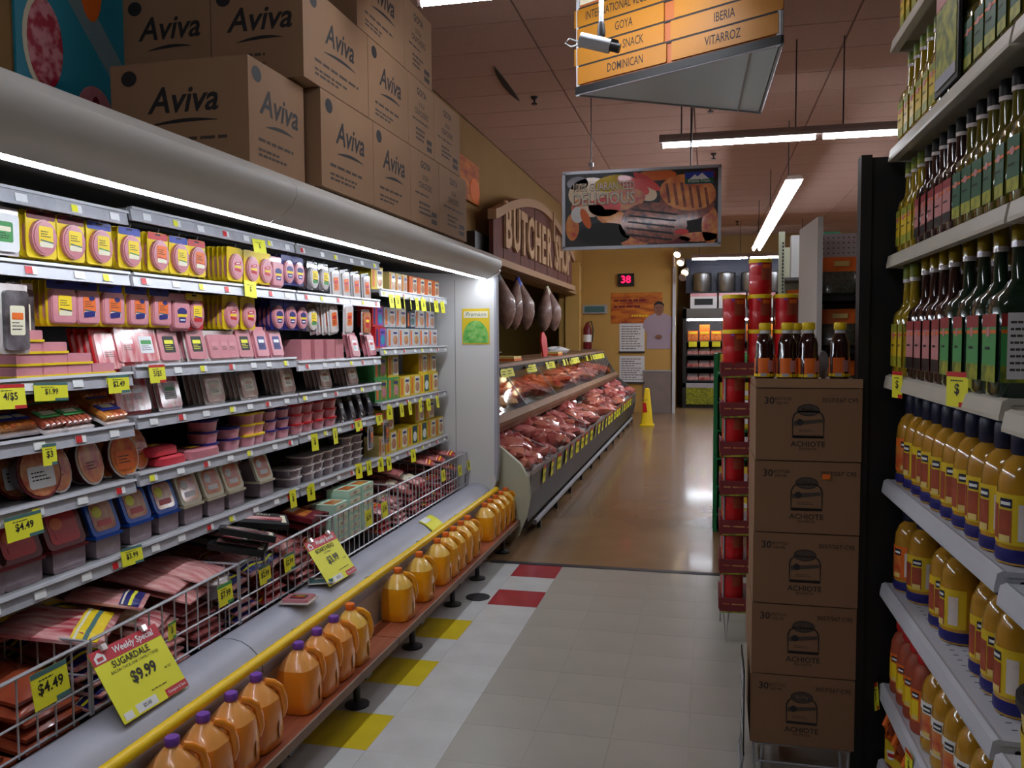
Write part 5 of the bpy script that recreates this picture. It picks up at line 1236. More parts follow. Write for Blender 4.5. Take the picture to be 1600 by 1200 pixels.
struct('trim_4', MB().span(-2.62,-2.35,15.55,15.68,1.35,3.0,'wall_yellow'))
# service room behind
for i, (y0, y1) in enumerate(((10.5,12.3),(14.5,15.9))):
    d_ = struct('door_%d' % (i+1), MB().span(-5.3,-5.22,y0,y1,0,2.15,'dark_inside')); MB().span(-5.22,-5.18,y0-0.08,y0,0,2.2,'case_body').span(-5.22,-5.18,y1,y1+0.08,0,2.2,'case_body').build('door_frame', d_); MB().span(-5.2,-5.16,y1-0.2,y1-0.1,1.0,1.05,'steel').build('door_handle', d_)
# hanging hams
def ham(n, top, c2):
    t = thing('hanging_ham', '', 'ham')
    for i in range(n):
        a = 2*PI*i/n+0.4; ox, oy = 0.10*math.cos(a), 0.13*math.sin(a)
        b = MB(); secs = [(-0.62,0.02,0.02,2),(-0.56,0.07,0.07,2),(-0.44,0.115,0.11,2),(-0.30,0.11,0.105,2),(-0.18,0.07,0.07,2),(-0.08,0.035,0.035,2),(-0.02,0.02,0.02,2)]
        b.loft([(z,rx,ry,nn,ox*(min(1,-z/0.3)),oy*(min(1,-z/0.3))) for z,rx,ry,nn in secs], 'ham_net', 12); b.build('ham_leg', t)
    MB().lathe([(0.05,-0.14),(0.06,-0.08),(0.035,-0.03),(0.02,0.0)], top, 10).build('collar', t)
    MB().tube([(0,0,-0.02),(0,0,0.12)],0.006,'steel',5).build('hook', t)
    return t
for i, (x, y, n, top, l) in enumerate([(783,435,2,'dark_steel','netted ham hanging just right of the white end panel'),(815,432,3,'blue','netted hams hanging by a blue collar'),(860,445,3,'cream','pair of netted hams hanging by a cream collar')]):
    q = P(x,y,X=-2.35); t = ham(n, top, 0); tag(t, l, 'ham', 'hanging hams'); t.location = (-2.30-0.1, q.y, 2.38); t.scale = (1.0,1.25,1.1)
t = thing('wall_notice', 'framed pale notice on the left wall past the butcher sign', 'picture', (-2.6,16.75,2.85)); MB().span(0,0.02,-0.5,0.5,-0.28,0.22,'paper').build('sheet', t); MB().span(0,0.03,-0.55,0.55,0.22,0.26,'wall_tan').span(0,0.03,-0.55,0.55,-0.32,-0.28,'wall_tan').build('frame', t)
t = thing('fire_extinguisher', 'red fire extinguisher among wall clutter beyond the counter end', 'extinguisher', (-2.45,17.3,1.35)); MB().lathe([(0.08,0),(0.09,0.02),(0.09,0.42),(0.05,0.5),(0.03,0.55)],'dark_red',14).build('cylinder', t); MB().tube([(0,0,0.55),(0.08,0,0.58),(0.12,0,0.4),(0.10,0,0.15)],0.015,'black',6).build('hose', t); MB().lathe([(0.091,0.15),(0.091,0.3)],'white',14,cap=False).build('label', t)
struct('trim_5', MB().span(-2.6,-2.3,17.1,17.6,0,1.35,'wainscot'))

# ---------------------------------------------------------------- far wall items
def onwall(name, label, cat, x0, y0_, x1, y1_, Y=17.7):
    a = P(x0,y0_,Y=Y); b = P(x1,y1_,Y=Y); t = thing(name, label, cat, ((a.x+b.x)/2, Y-0.001, (a.z+b.z)/2)); return t, abs(b.x-a.x), abs(a.z-b.z)
def wb(t, m, n, **k): return m.build(n, t, rot=(0,0,-PI/2), **k)
t, w_, h_ = onwall('number_display', 'black number display with glowing red 38 on the yellow wall', 'display', 966, 428, 991, 447)
wb(t, MB().rect(0,0,w_,h_,0.0,0.08,'black'), 'display_case'); wb(t, MB().text('38', h_*0.8, (0.083,0,0), 'led', bold=0.02), 'digits'); wb(t, MB().rect(0,0,w_*0.84,h_*0.8,0.08,0.081,'grill_dark'), 'screen')
t, w_, h_ = onwall('banner_poster', 'orange and red banner poster on the yellow wall behind the man picture', 'poster', 955, 458, 1035, 505)
wb(t, MB().rect(0,0,w_,h_,0.0,0.01,'flame_poster'), 'sheet'); wb(t, MB().lines((0.012,-w_*0.1,h_*0.15),w_*0.7,h_*0.4,2,'dark_red').lines((0.012,w_*0.1,-h_*0.25),w_*0.4,h_*0.15,1,'yellow'), 'print')
t, w_, h_ = onwall('wall_vent', 'grey horizontal vent box on the yellow wall left of the banner', 'vent', 910, 477, 949, 490)
wb(t, MB().rect(0,0,w_,h_,0.0,0.06,'alu').rect(0,0,w_*0.8,h_*0.7,0.06,0.065,'teal'), 'vent_box')
for i, (a_, b_) in enumerate(((505,550),(556,598))):
    t, w_, h_ = onwall('price_list', 'printed white price list sheet on the yellow wall, %s one' % ['upper','lower'][i], 'paper', 968, a_, 1007, b_)
    wb(t, MB().rect(0,0,w_,h_,0.0,0.01,'paper'), 'sheet'); wb(t, MB().lines((0.0115,0,0),w_*0.85,h_*0.85,10,'ink_soft',thick=0.3), 'print'); wb(t, MB().rect(0,-h_*0.5,w_*1.03,0.03,0.0,0.05,'dark_steel'), 'holder')
# flat cut-out picture of a man
t, w_, h_ = onwall('man_cutout', 'flat cut-out picture of a man in a pale shirt, hands clasped, on the yellow wall', 'picture', 1009, 470, 1050, 545)
t.location.y -= 0.0
s_ = h_
wb(t, MB().prism([(-0.26,-0.5*s_),(0.24,-0.5*s_),(0.24,-0.2*s_),(0.34,-0.02*s_),(0.30,0.14*s_),(0.16,0.22*s_),(0.06,0.24*s_),(-0.06,0.24*s_),(-0.18,0.20*s_),(-0.30,0.10*s_),(-0.34,-0.04*s_),(-0.24,-0.18*s_)],0.0,0.012,'shirt'), 'shirt')
wb(t, MB().oval(0,0.34*s_,0.10,0.145,0.0,0.014,'skin',18).rect(0,0.23*s_,0.09,0.08,0.0,0.0145,'skin'), 'face')
wb(t, MB().prism([(-0.10,0.36*s_),(-0.105,0.42*s_),(-0.06,0.475*s_),(0.0,0.49*s_),(0.06,0.475*s_),(0.105,0.42*s_),(0.10,0.36*s_),(0.075,0.415*s_),(0.0,0.43*s_),(-0.075,0.415*s_)],0.014,0.018,'black').oval(-0.035,0.35*s_,0.016,0.008,0.014,0.017,'black',8).oval(0.035,0.35*s_,0.016,0.008,0.014,0.017,'black',8).rect(0,0.325*s_,0.02,0.04,0.014,0.018,'skin').rect(0,0.29*s_,0.05,0.01,0.014,0.017,'dark_red'), 'hair_and_features')
wb(t, MB().prism([(-0.30,0.0),(-0.22,0.02*s_),(0.0,-0.20*s_),(-0.04,-0.26*s_),(-0.16,-0.2*s_)],0.012,0.022,'shirt').prism([(0.30,0.0),(0.22,0.02*s_),(0.0,-0.20*s_),(0.04,-0.26*s_),(0.16,-0.2*s_)],0.012,0.022,'shirt'), 'sleeves')
hn = MB().oval(0.0,-0.25*s_,0.07,0.045,0.022,0.03,'skin',14)
for k in range(4): hn.rect(-0.03+0.02*k,-0.27*s_,0.014,0.055,0.03,0.036,'skin',r=0.006,tilt=0.5)
wb(t, hn, 'clasped_hands')
# wet floor cone
t = thing('caution_cone', 'yellow wet floor caution cone standing at the end of the butcher counter', 'cone', (-1.06,15.1,0))
MB().loft([(0,0.13,0.13,6),(0.03,0.13,0.13,6),(0.035,0.105,0.105,6),(0.66,0.045,0.045,4),(0.68,0.02,0.02,3)],'yellow',20).build('cone_body', t)
MB().prism([(-0.04,0.25),(0.04,0.25),(0.03,0.42),(-0.03,0.42)],-0.0005,0.0005,'red').text('CUIDADO',0.03,(0.001,0,0.47),'ink').build('warning_print', t, loc=(0,-0.0935,0), rot=(0.1,0,-PI/2))
# far meat cooler
fc = thing('meat_cooler', 'upright dark meat cooler against the far wall at the end of the aisle', 'refrigerator', (0.3,19.0,0))
X0, X1 = -0.85, 1.6
MB().span(X0,X1,0.15,1.2,0.0,0.5,'shelf_under').build('base', fc)
MB().span(X0,X1,0.9,1.2,0.5,2.2,'dark_inside').build('back_panel', fc)
MB().span(X0,X0+0.08,0,1.2,0,2.25,'black').span(X1-0.08,X1,0,1.2,0,2.25,'black').build('side_panel', fc)
MB().span(X0,X1,0.0,1.0,2.0,2.22,'case_body').build('header', fc)
for k, z in enumerate((0.62,0.92,1.20,1.5)): MB().span(X0+0.08,X1-0.08,0.1,0.9,z-0.03,z,'dark_steel').build('shelf', fc)
MB().prism([(0.0,0.5),(0.12,0.45),(0.12,0.08),(0.05,0.08)],X0,X1,'label_olive').build('front_skirt', fc)
MB().span(X0,X1,0.0,0.06,0.46,0.56,'bumper_grey').build('front_lip', fc)
MB().tube([(X0+0.1,0.1,1.97),(X1-0.1,0.1,1.97)],0.02,'case_lamp',6).build('light_tube', fc)
fm = [MB().box((0,0,0.05),(0.24,0.3,0.1),mn).box((0,0,0.101),(0.2,0.24,0.002),'film').mesh('far_pack') for mn in ('bacon','meat','bacon_pale')]
of = Vector((0.3,19.0,0))
for zi, z in enumerate((0.62,0.92,1.20)):
    for i in range(9):
        o = bpy.data.objects.new('meat_tray_pack', fm[(i+zi)%3]); COL.objects.link(o); o.location = of+Vector((X0+0.22+i*0.255,0.3,z+0.01)); o.rotation_euler = (0.25,0,0)
        tag(o, 'wrapped red meat tray, %s on the %s shelf of the far cooler' % (nth(i,9), ['lowest','second','third'][zi]), 'meat tray', 'meat trays in the far cooler')
for i in range(9):
    t = thing('orange_pack', 'bright orange and yellow box, %s on the top shelf of the far cooler' % nth(i,9), 'box', of+Vector((X0+0.22+i*0.255,0.25,1.505)), group='orange boxes in the far cooler')
    MB().span(-0.11,0.11,-0.1,0.1,0,0.22 if i%2==0 else 0.36,'orange').build('box', t); MB().span(-0.09,0.09,-0.103,-0.1,0.03,0.13,'food_red').span(-0.09,0.09,-0.104,-0.1,0.15,0.2,'label_yellow').build('print', t)
    ft = MB().span(-0.09,0.09,-0.002,0.002,-0.12,0,'tag_yellow').build('price_flag', fc, loc=(X0+0.22+i*0.255,0.08,1.49))
for i in range(3):
    t = thing('pan_carton', 'white carton with a picture of a dark pan, %s above the far cooler' % nth(i,3), 'box', of+Vector((X0+0.45+i*0.62,0.35,2.222)), group='pan cartons')
    MB().span(-0.29,0.29,-0.2,0.2,0,0.34,'paper').build('box', t); MB().span(-0.2,0.2,-0.204,-0.2,0.08,0.22,'black').rect(0,0,0,0,0,0,'black').span(-0.29,0.29,-0.203,-0.2,0.27,0.34,'bologna').build('picture', t)
sh = thing('pot_shelf', 'dark shelf of cooking pots above the far cooler', 'shelf', of+Vector((0.4,0.4,2.565)))
MB().span(-1.2,1.2,-0.25,0.25,0,0.03,'black').build('board', sh); MB().span(-1.2,1.2,0.2,0.25,0.03,0.8,'navy').build('back', sh)
for i in range(4):
    t = thing('cooking_pot', 'tall steel cooking pot, %s on the dark shelf above the far cooler' % nth(i,4), 'pot', of+Vector((X0+0.42+i*0.52,0.35,2.597)), group='cooking pots')
    MB().lathe([(0.19,0),(0.2,0.02),(0.2,0.40)],'steel',20).build('pot_body', t); MB().lathe([(0.205,0.40),(0.2,0.42),(0.05,0.45)],'steel',20).build('lid', t); MB().tube([(-0.2,0,0.3),(-0.25,0,0.3),(-0.25,0,0.25),(-0.2,0,0.25)],0.01,'dark_steel',5).build('handle', t)
# ---------------------------------------------------------------- right hand gondola
gd = thing('oil_shelving', 'tall black-backed shelving of cooking oil bottles along the right edge', 'shelving', (0.9,2.5,0))
def ob(mb, n, parent=None, **k):
    mb.v = [(v[0]-0.9, v[1]-2.5, v[2]) for v in mb.v]; return mb.build(n, parent or gd, **k)
GX = 0.60; GB = 1.12
ob(MB().span(GB,GB+0.05,-0.6,3.12,0.0,2.95,'dark_inside'), 'back_panel')
for y in (0.70,1.92,3.10): ob(MB().span(GB-0.03,GB,y-0.015,y+0.015,0.0,2.95,'black'), 'upright')
ob(MB().span(0.515,GB+0.05,3.125,3.16,0.0,2.215,'black'), 'end_panel')
ob(MB().span(0.510,0.545,3.10,3.17,0.0,2.22,'black'), 'end_post')
def gshelf(y0, y1, z, front=GX, m='shelf_cream', back=GB):
    s = ob(MB().span(front+0.02,back,y0+0.004,y1-0.004,z-0.012,z,m), 'shelf')
    ob(MB().prism([(front,z-0.004),(front+0.012,z+0.002),(front+0.02,z),(front+0.02,z-0.045),(front-0.006,z-0.045),(front-0.006,z-0.036)], y0+0.004, y1-0.004, m, axis='y'), 'price_rail', s)
    for y in (y0+0.006, y1-0.012):
        ob(MB().prism([(front+0.01,z-0.003),(front+0.02,z-0.045),(front+0.09,z-0.052),(back,z-0.09),(back,z-0.003)], y, y+0.006, m, axis='y'), 'bracket', s)
    ob(MB().prism([(front+0.05+0.007*math.cos(a*PI/4), z-0.027+0.007*math.sin(a*PI/4)) for a in range(8)], y0+0.004, y0+0.0062, 'black', axis='y'), 'bolt_hole', s)
    return s
mat('shelf_cream', (196,190,176), 0.4, rgb2=(184,178,164), scale=5)
mat('shelf_white', (206,208,216), 0.4, rgb2=(194,196,206), scale=5)
GZ = [2.60, 2.235, 1.875, 1.465, 1.10, 0.735, 0.375, 0.10]
for i, z in enumerate(GZ):
    m_ = 'shelf_white' if z < 1.2 else 'shelf_cream'
    s = gshelf(1.92, 3.10, z, m=m_)
    if z in (1.10, 0.735):   # perforations of the deck
        h = MB()
        for a in range(30):
            for b in range(5):
                h.box((GX+0.06+0.032*b, 1.98+a*0.037, z+0.0004), (0.012,0.003,0.0006), 'shelf_under')
        ob(h, 'perforations', s, kind='stuff')
    gshelf(0.70, 1.91, z if z > 1.8 else z-0.02, m=m_)
# price tags on the right rails
def rtag(py, pz, w, h, label, tilt=0.1, two=False, rx=0.0):
    t = price_card(w, h, '$', 'red'); t.location = (GX-0.012, py, pz); t.rotation_euler = (rx, 0, PI-tilt); tag(t, label, 'sign', 'yellow price cards')
q = P(1497,594,X=GX-0.01); rtag(q.y, q.z+0.02, 0.075, 0.085, 'yellow and red price tag under the olive oil shelf, nearer one', -0.4)
q = P(1403,590,X=GX-0.01); rtag(q.y, q.z+0.02, 0.06, 0.085, 'yellow price tag under the olive oil shelf by the black post', -0.3)
q = P(1368,1072,X=GX-0.01); rtag(q.y, q.z+0.01, 0.085, 0.09, 'yellow price tag on the lowest rail by the black post', 0.0, rx=0.5)
q = P(1421,1185,X=GX-0.01); rtag(q.y, q.z+0.02, 0.06, 0.08, 'yellow price tag at the bottom edge on the lowest rail', -0.1)

# bottles (front faces +X, later turned)
def oil_bottle(glass, liquid, lab, band, pic, h=0.30, r=0.036, capm='label_olive', sticker=False):
    t = thing('oil_bottle', '', 'bottle'); k = h/0.30
    MB().loft([(0,r*0.9,r*0.9,5),(0.01,r,r,5),(0.150*k,r,r,5),(0.168*k,r*0.92,r*0.92,4),(0.182*k,r*0.55,r*0.55,2.5),(0.200*k,0.0155,0.0155,2),(0.265*k,0.0135,0.0135,2)], glass, 16).build('glass_body', t)
    MB().lathe([(0.0165,0.262*k),(0.0165,0.296*k),(0.014,0.30*k)], capm, 12).build('cap', t)
    MB().lathe([(0.0168,0.252*k),(0.0168,0.262*k)], 'film', 12).build('neck_ring', t)
    l = MB(); zc = 0.082*k
    l.rect(0,zc,r*1.72,0.115*k,r,r+0.0008,lab).rect(0,zc+0.047*k,r*1.72,0.022*k,r+0.0008,r+0.0012,band).rect(0,zc+0.028*k,r*1.72,0.006*k,r+0.0008,r+0.0014,'orange').oval(-0.004,zc+0.028*k,0.012,0.009*k,r+0.0014,r+0.002,'label_rose')
    l.rect(0,zc-0.043*k,r*1.72,0.028*k,r+0.0008,r+0.0012,pic).lines((r+0.0016,0,zc),0.05,0.014*k,1,'ink')
    l.build('label', t)
    s = MB().rect(0,zc,r*1.72,0.115*k,r,r+0.0008,lab).rect(0,zc+0.047*k,r*1.72,0.022*k,r+0.0008,r+0.0012,band).rect(0,zc+0.028*k,r*1.72,0.006*k,r+0.0008,r+0.0014,'orange').rect(0,zc-0.043*k,r*1.72,0.028*k,r+0.0008,r+0.0012,pic)
    if sticker: s.rect(0,zc+0.005,r*1.3,0.11*k,r+0.0012,r+0.0018,'paper').lines((r+0.0022,0,zc+0.005),r*1.1,0.09*k,8,'ink_soft')
    s.build('side_label', t, rot=(0,0,PI/2))
    return t
KO = {'yellow': Kind(oil_bottle,'bottle','oil','oil','label_yellow','label_olive','label_olive',h=0.30), 'red': Kind(oil_bottle,'bottle','vinegar','vinegar','label_rose','label_wine','grill_dark',h=0.30,capm='black'),
      'green': Kind(oil_bottle,'bottle','oil_dark','oil','dark_green','dark_green','label_olive',h=0.30,capm='black'),
      'yellow L': Kind(oil_bottle,'bottle','oil','oil','label_yellow','label_olive','label_olive',h=0.37,r=0.042), 'red L': Kind(oil_bottle,'bottle','vinegar','oil','label_rose','label_wine','grill_dark',h=0.38,r=0.046,capm='oil'), 'green L': Kind(oil_bottle,'bottle','deep_green_glass','oil','green','label_wine','label_olive',h=0.385,r=0.055,capm='oil',sticker=True)}
desc = {'yellow':'yellow-labelled','red':'red-labelled','green':'green-labelled'}
def brow(z, segs, name, x=0.655, pitch=0.082, rows=2, start=3.045):
    """segs: [(kind, count), ...] from the far end (left in view) to the near end"""
    y = start
    for kname, n in segs:
        k = KO[kname]; p = pitch if 'L' not in kname else pitch*1.0
        for i in range(n):
            big = 'large ' if 'L' in kname else ''
            k.put((x, y, z+0.001), '%s%s oil bottle, %s of its colour, front row, %s' % (big, desc[kname.split()[0]], nth(i, n), name), 'bottles on the %s' % name, rot=(0,0,PI+random.uniform(-0.06,0.06)))
            for r_ in range(1, rows):
                k.put((x+p*1.02*r_, y, z+0.001), '%s%s oil bottle behind the front row, %s' % (big, desc[kname.split()[0]], name), '%s bottles behind the front row of the %s' % (desc[kname.split()[0]], name), rot=(0,0,PI))
            y -= p
        y -= 0.01
brow(GZ[0], [('yellow',12)], 'topmost shelf', rows=1)
brow(GZ[1], [('yellow',6),('green',8)], 'shelf second from top')
brow(GZ[2], [('yellow',3),('red',5),('green',6)], 'shelf third from top')
brow(GZ[3], [('yellow L',2)], 'shelf fourth from top', pitch=0.094, rows=3)
brow(GZ[3], [('red L',4)], 'shelf fourth from top', pitch=0.10, rows=3, start=2.80)
brow(GZ[3], [('green L',4)], 'shelf fourth from top', pitch=0.118, rows=2, start=2.37)
t = thing('framed_card', 'dark-framed yellow card hanging in front of the bottles of the second shelf', 'sign', (GX+0.005, 2.44, 2.42), (0,0,PI))
MB().rect(0,0,0.22,0.30,-0.008,0.0,'black').build('frame', t); MB().rect(0,0,0.19,0.27,0.0,0.002,'label_olive').rect(0,0.1,0.19,0.05,0.002,0.003,'label_rose').rect(0,-0.12,0.19,0.03,0.002,0.003,'bumper_grey').build('card', t)
t.location.z = 2.40

def corn_bottle(capm='navy', liquid='corn_oil', basem='deep_blue', lab='label_yellow', pic='can_photo', h=0.30, r=0.052, logo='navy'):
    t = thing('corn_oil_bottle', '', 'bottle'); k = h/0.30
    MB().lathe([(r*0.95,0.004),(r*1.02,0.01),(r*1.02,0.030*k),(r*0.98,0.036*k),(r*0.98,0.045*k)], basem, 20).build('base_band', t)
    MB().lathe([(r*0.97,0.002),(r*0.985,0.04),(r*0.985,0.165*k),(r*0.93,0.195*k),(r*0.72,0.222*k),(r*0.45,0.236*k),(0.021,0.242*k)], liquid, 20).build('body', t)
    c = MB().lathe([(0.024,0.238*k),(0.027,0.244*k),(0.027,0.290*k),(0.024,0.298*k)], capm, 16); c.build('cap', t)
    b = MB(); sg = 10
    def patch(a0, a1, z0, z1, rr, m):
        vs = []
        for q in range(sg+1):
            a = a0+(a1-a0)*q/sg
            for z in (z0, z1): vs.append((rr*math.cos(a), rr*math.sin(a), z))
        b.add(vs, [(2*q,2*q+2,2*q+3,2*q+1) for q in range(sg)], m, True)
    R0 = r*0.985+0.0008
    patch(-1.5,1.5,0.045*k,0.155*k,R0,lab); patch(-0.25,0.35,0.05*k,0.12*k,R0+0.0006,pic); patch(-0.9,-0.3,0.055*k,0.13*k,R0+0.0006,pic); patch(-0.2,0.35,0.125*k,0.145*k,R0+0.0006,logo); patch(-0.15,0.3,0.131*k,0.138*k,R0+0.0012,'white'); patch(0.6,1.1,0.055*k,0.135*k,R0+0.0006,'film'); patch(-0.2,0.3,0.05*k,0.065*k,R0+0.0012,'label_cream')
    b.build('label', t)
    return t
KCN = Kind(corn_bottle,'bottle'); KCN2 = Kind(corn_bottle,'bottle','navy','corn_oil','deep_blue','orange','food_red')
ys = [3.02-0.112*i for i in range(10)]
for i, y in enumerate(ys):
    (KCN2 if i == 0 else KCN).put((0.675, y, GZ[4]+0.001), 'corn oil bottle with dark blue cap, %s, front row, fifth shelf down' % nth(i,10), 'corn oil bottles', rot=(0,0,PI+0.5+random.uniform(-0.3,0.3)))
    if i not in (8,): KCN.put((0.79, y-0.03, GZ[4]+0.001), 'corn oil bottle in the second row of the fifth shelf down', 'corn oil bottles in the second row', rot=(0,0,PI+0.4))
    if i % 3 == 0: KCN.put((0.91, y-0.05, GZ[4]+0.001), 'corn oil bottle in the third row of the fifth shelf down', 'corn oil bottles in the third row', rot=(0,0,PI+0.4))
f2 = [(3.02,.675),(2.90,.69),(2.78,.80),(2.66,.81),(2.66,.70),(2.545,.70),(2.42,.76),(2.30,.71),(2.19,.705),(2.08,.70),(1.99,.785)]
for i, (y, x) in enumerate(f2):
    (KCN2 if i == 0 else KCN).put((x, y, GZ[5]+0.001), 'corn oil bottle on the perforated sixth shelf down, %s' % nth(i,len(f2)), 'corn oil bottles on the sixth shelf', rot=(0,0,PI+0.5+random.uniform(-0.4,0.4)))
for i, y in enumerate((2.1,2.22,2.34,2.5)): KCN.put((0.93, y, GZ[5]+0.001), 'corn oil bottle at the back of the perforated sixth shelf', 'corn oil bottles at the back of the sixth shelf', rot=(0,0,PI+0.4))
KRC = Kind(corn_bottle,'bottle','red','can_photo','can_photo','orange','yellow',h=0.27,r=0.045); KYW = Kind(corn_bottle,'bottle','corn_oil','corn_oil','corn_oil','white','food_red',h=0.29,r=0.052,logo='ink')
for i in range(4):
    KRC.put((0.665, 3.03-0.098*i, GZ[6]+0.001), 'red-capped amber bottle, %s of four, seventh shelf down' % nth(i,4), 'red-capped bottles', rot=(0,0,PI+0.5))
    KRC.put((0.765, 3.03-0.098*i, GZ[6]+0.001), 'red-capped amber bottle in the second row, seventh shelf down', 'red-capped bottles behind', rot=(0,0,PI+0.5))
for i in range(6):
    KYW.put((0.675, 2.62-0.115*i, GZ[6]+0.001), 'oil bottle with white and red label, %s, seventh shelf down' % nth(i,6), 'white-labelled oil bottles', rot=(0,0,PI+0.5))
    KYW.put((0.79, 2.62-0.115*i, GZ[6]+0.001), 'pale yellow oil bottle in the second row, seventh shelf down', 'white-labelled bottles behind', rot=(0,0,PI+0.5))
def handle_jug():
    t = thing('oil_jug', '', 'jug')
    MB().loft([(0,0.05,0.06,4),(0.01,0.056,0.066,4),(0.15,0.056,0.066,4),(0.19,0.04,0.05,3),(0.215,0.02,0.02,2),(0.23,0.02,0.02,2)], 'can_photo', 18).build('body', t)
    MB().tube([(0.02,0,0.215),(0.07,0,0.205),(0.085,0,0.17),(0.075,0,0.13),(0.055,0,0.115)], 0.011, 'orange', 8).build('handle', t)
    MB().lathe([(0.024,0.226),(0.026,0.25),(0.022,0.255)],'orange',14).build('cap', t)
    MB().rect(0,0.06,0.09,0.08,0.056,0.0575,'label_yellow').rect(0,0.06,0.06,0.03,0.0575,0.0585,'white',tilt=0.3).rect(0,0.06,0.05,0.012,0.0585,0.0595,'red',tilt=0.3).build('label', t)
    return t
KHJ = Kind(handle_jug,'jug')
for i in range(8): KHJ.put((0.68, 3.02-0.14*i, GZ[7]+0.001), 'brown oil jug with orange handle, %s on the bottom shelf' % nth(i,8), 'orange-handled jugs', rot=(0,0,PI+0.35))
# grey-lidded bucket near the camera
t = thing('lidded_bucket', 'bucket with a dark grey round lid in the lower right corner', 'bucket', (0.70,1.66,0.715+0.0))
MB().lathe([(0.11,0.0),(0.13,0.18),(0.132,0.20)],'label_cream',24).build('bucket_body', t)
MB().lathe([(0.138,0.195),(0.140,0.20),(0.140,0.213),(0.128,0.215),(0.124,0.208),(0.0,0.207)],'steel_blue' if 'steel_blue' in MATS else 'dark_steel',28).build('lid', t)
MB().lathe([(0.1255,0.05),(0.1305,0.15)],'label_yellow',24,cap=False).build('label', t)

# ---------------------------------------------------------------- stack of printed cartons on a wire stand
def spice_carton(h=0.258, flap=False):
    t = thing('spice_carton', '', 'box'); W, D = 0.355, 0.38
    MB().span(-W/2,W/2,0,D,0.0015,h-0.0015,'cardboard_dark').build('box', t)
    MB().span(-W/2,W/2,D/2-0.002,D/2+0.002,h-0.0018,h-0.0004,'ink_soft').build('flap_seam', t)
    m = MB(); R, U = (1,0,0), (0,0,1); e = -0.0008; c = 'ink'
    def T(s_, sz_, x, z, mm=c, **k): m.text(s_, sz_, (x,e,z), mm, R, U, **k)
    T('30', 0.036, -0.132, h-0.045, bold=0.015); T('BOTTLES', 0.014, -0.085, h-0.038); T('500 ML', 0.014, -0.087, h-0.053)
    T('3057/267 C95', 0.021, 0.105, h-0.042, bold=0.005, fit=0.125)
    T('ACHIOTE', 0.027, 0.0, 0.060, bold=0.01); T('EN PASTA', 0.013, 0.0, 0.043)
    # jar mark
    def ring(pts, wd):
        n = len(pts); v = []
        for i in range(n):
            a = Vector(pts[i-1]); b = Vector(pts[i]); c_ = Vector(pts[(i+1)%n]); d = (c_-a).normalized(); nn = Vector((-d.y,d.x)); v += [(b+nn*wd/2), (b-nn*wd/2)]
        m.add([(p.x,e,p.y) for p in v], [(2*i,2*((i+1)%n),2*((i+1)%n)+1,2*i+1) for i in range(n)], c)
    jar = [(-0.052,0.085),(0.052,0.085),(0.052,0.150),(0.046,0.166),(0.034,0.176),(-0.034,0.176),(-0.046,0.166),(-0.052,0.150)]
    ring(jar, 0.005)
    m.add([(x,e,z) for x, z in ((-0.050,0.082),(0.050,0.082),(0.050,0.092),(-0.050,0.092))], [(0,1,2,3)], c)
    m.add([(0.036*math.cos(a*PI/10),e*1.0,0.181+0.019*math.sin(a*PI/10)) for a in range(20)], [tuple(range(20))], 'ink_soft'); ring([(0.037*math.cos(a*PI/10),0.181+0.020*math.sin(a*PI/10)) for a in range(20)], 0.003)
    T('Badia', 0.020, 0.0, 0.181, 'cardboard_dark', bold=0.01); m.v[-0:]
    m.add([(x,e,z) for x, z in ((-0.048,0.125),(0.048,0.138),(0.048,0.150),(-0.048,0.142))], [(0,1,2,3)], 'ink_soft')
    m.add([(-0.028+0.012*math.cos(a*PI/6),e*1.3,0.138+0.012*math.sin(a*PI/6)) for a in range(12)], [tuple(range(12))], c)
    m.lines((0.004,e,0.108), 0.07, 0.012, 2, 'ink_soft', R, U)
    # raise print of the word over the oval a hair in front
    m.v = [(x, y if y != e else e, z) for x, y, z in m.v]
    m.build('print', t)
    return t
KSC = Kind(spice_carton,'box')
SX0, SY0, SZ0 = 0.338, 3.08, 0.122
pos = ['bottom one of the stack beside the black post','second up in the stack beside the black post','middle one of the stack beside the black post','fourth up beside the black post, bearing a red sticker','topmost printed one of the stack beside the black post']
for j in range(5):
    KSC.put((SX0+0.002*j, SY0, SZ0+0.259*j), 'ACHIOTE carton, %s' % pos[j], 'spice cartons', rot=(0,0,random.uniform(-0.012,0.012)))
q = P(1291,745,Y=SY0-0.004); MB().box((0,0,0),(0.026,0.0012,0.018),'orange').build('red_sticker'); o = bpy.data.objects['red_sticker']; o.location = (q.x,SY0-0.006,q.z); tag(o, 'small red sticker on the fourth carton of the stack', 'sticker')
topc = thing('open_carton', 'shallow cut-down carton on top of the stack holding sauce bottles', 'box', (SX0+0.008, SY0, SZ0+5*0.259+0.001))
MB().span(-0.178,0.178,0,0.38,0,0.022,'cardboard_dark').build('tray', topc); MB().span(-0.178,0.178,-0.002,0.0,0.0,0.032,'cardboard').build('front_flap', topc)
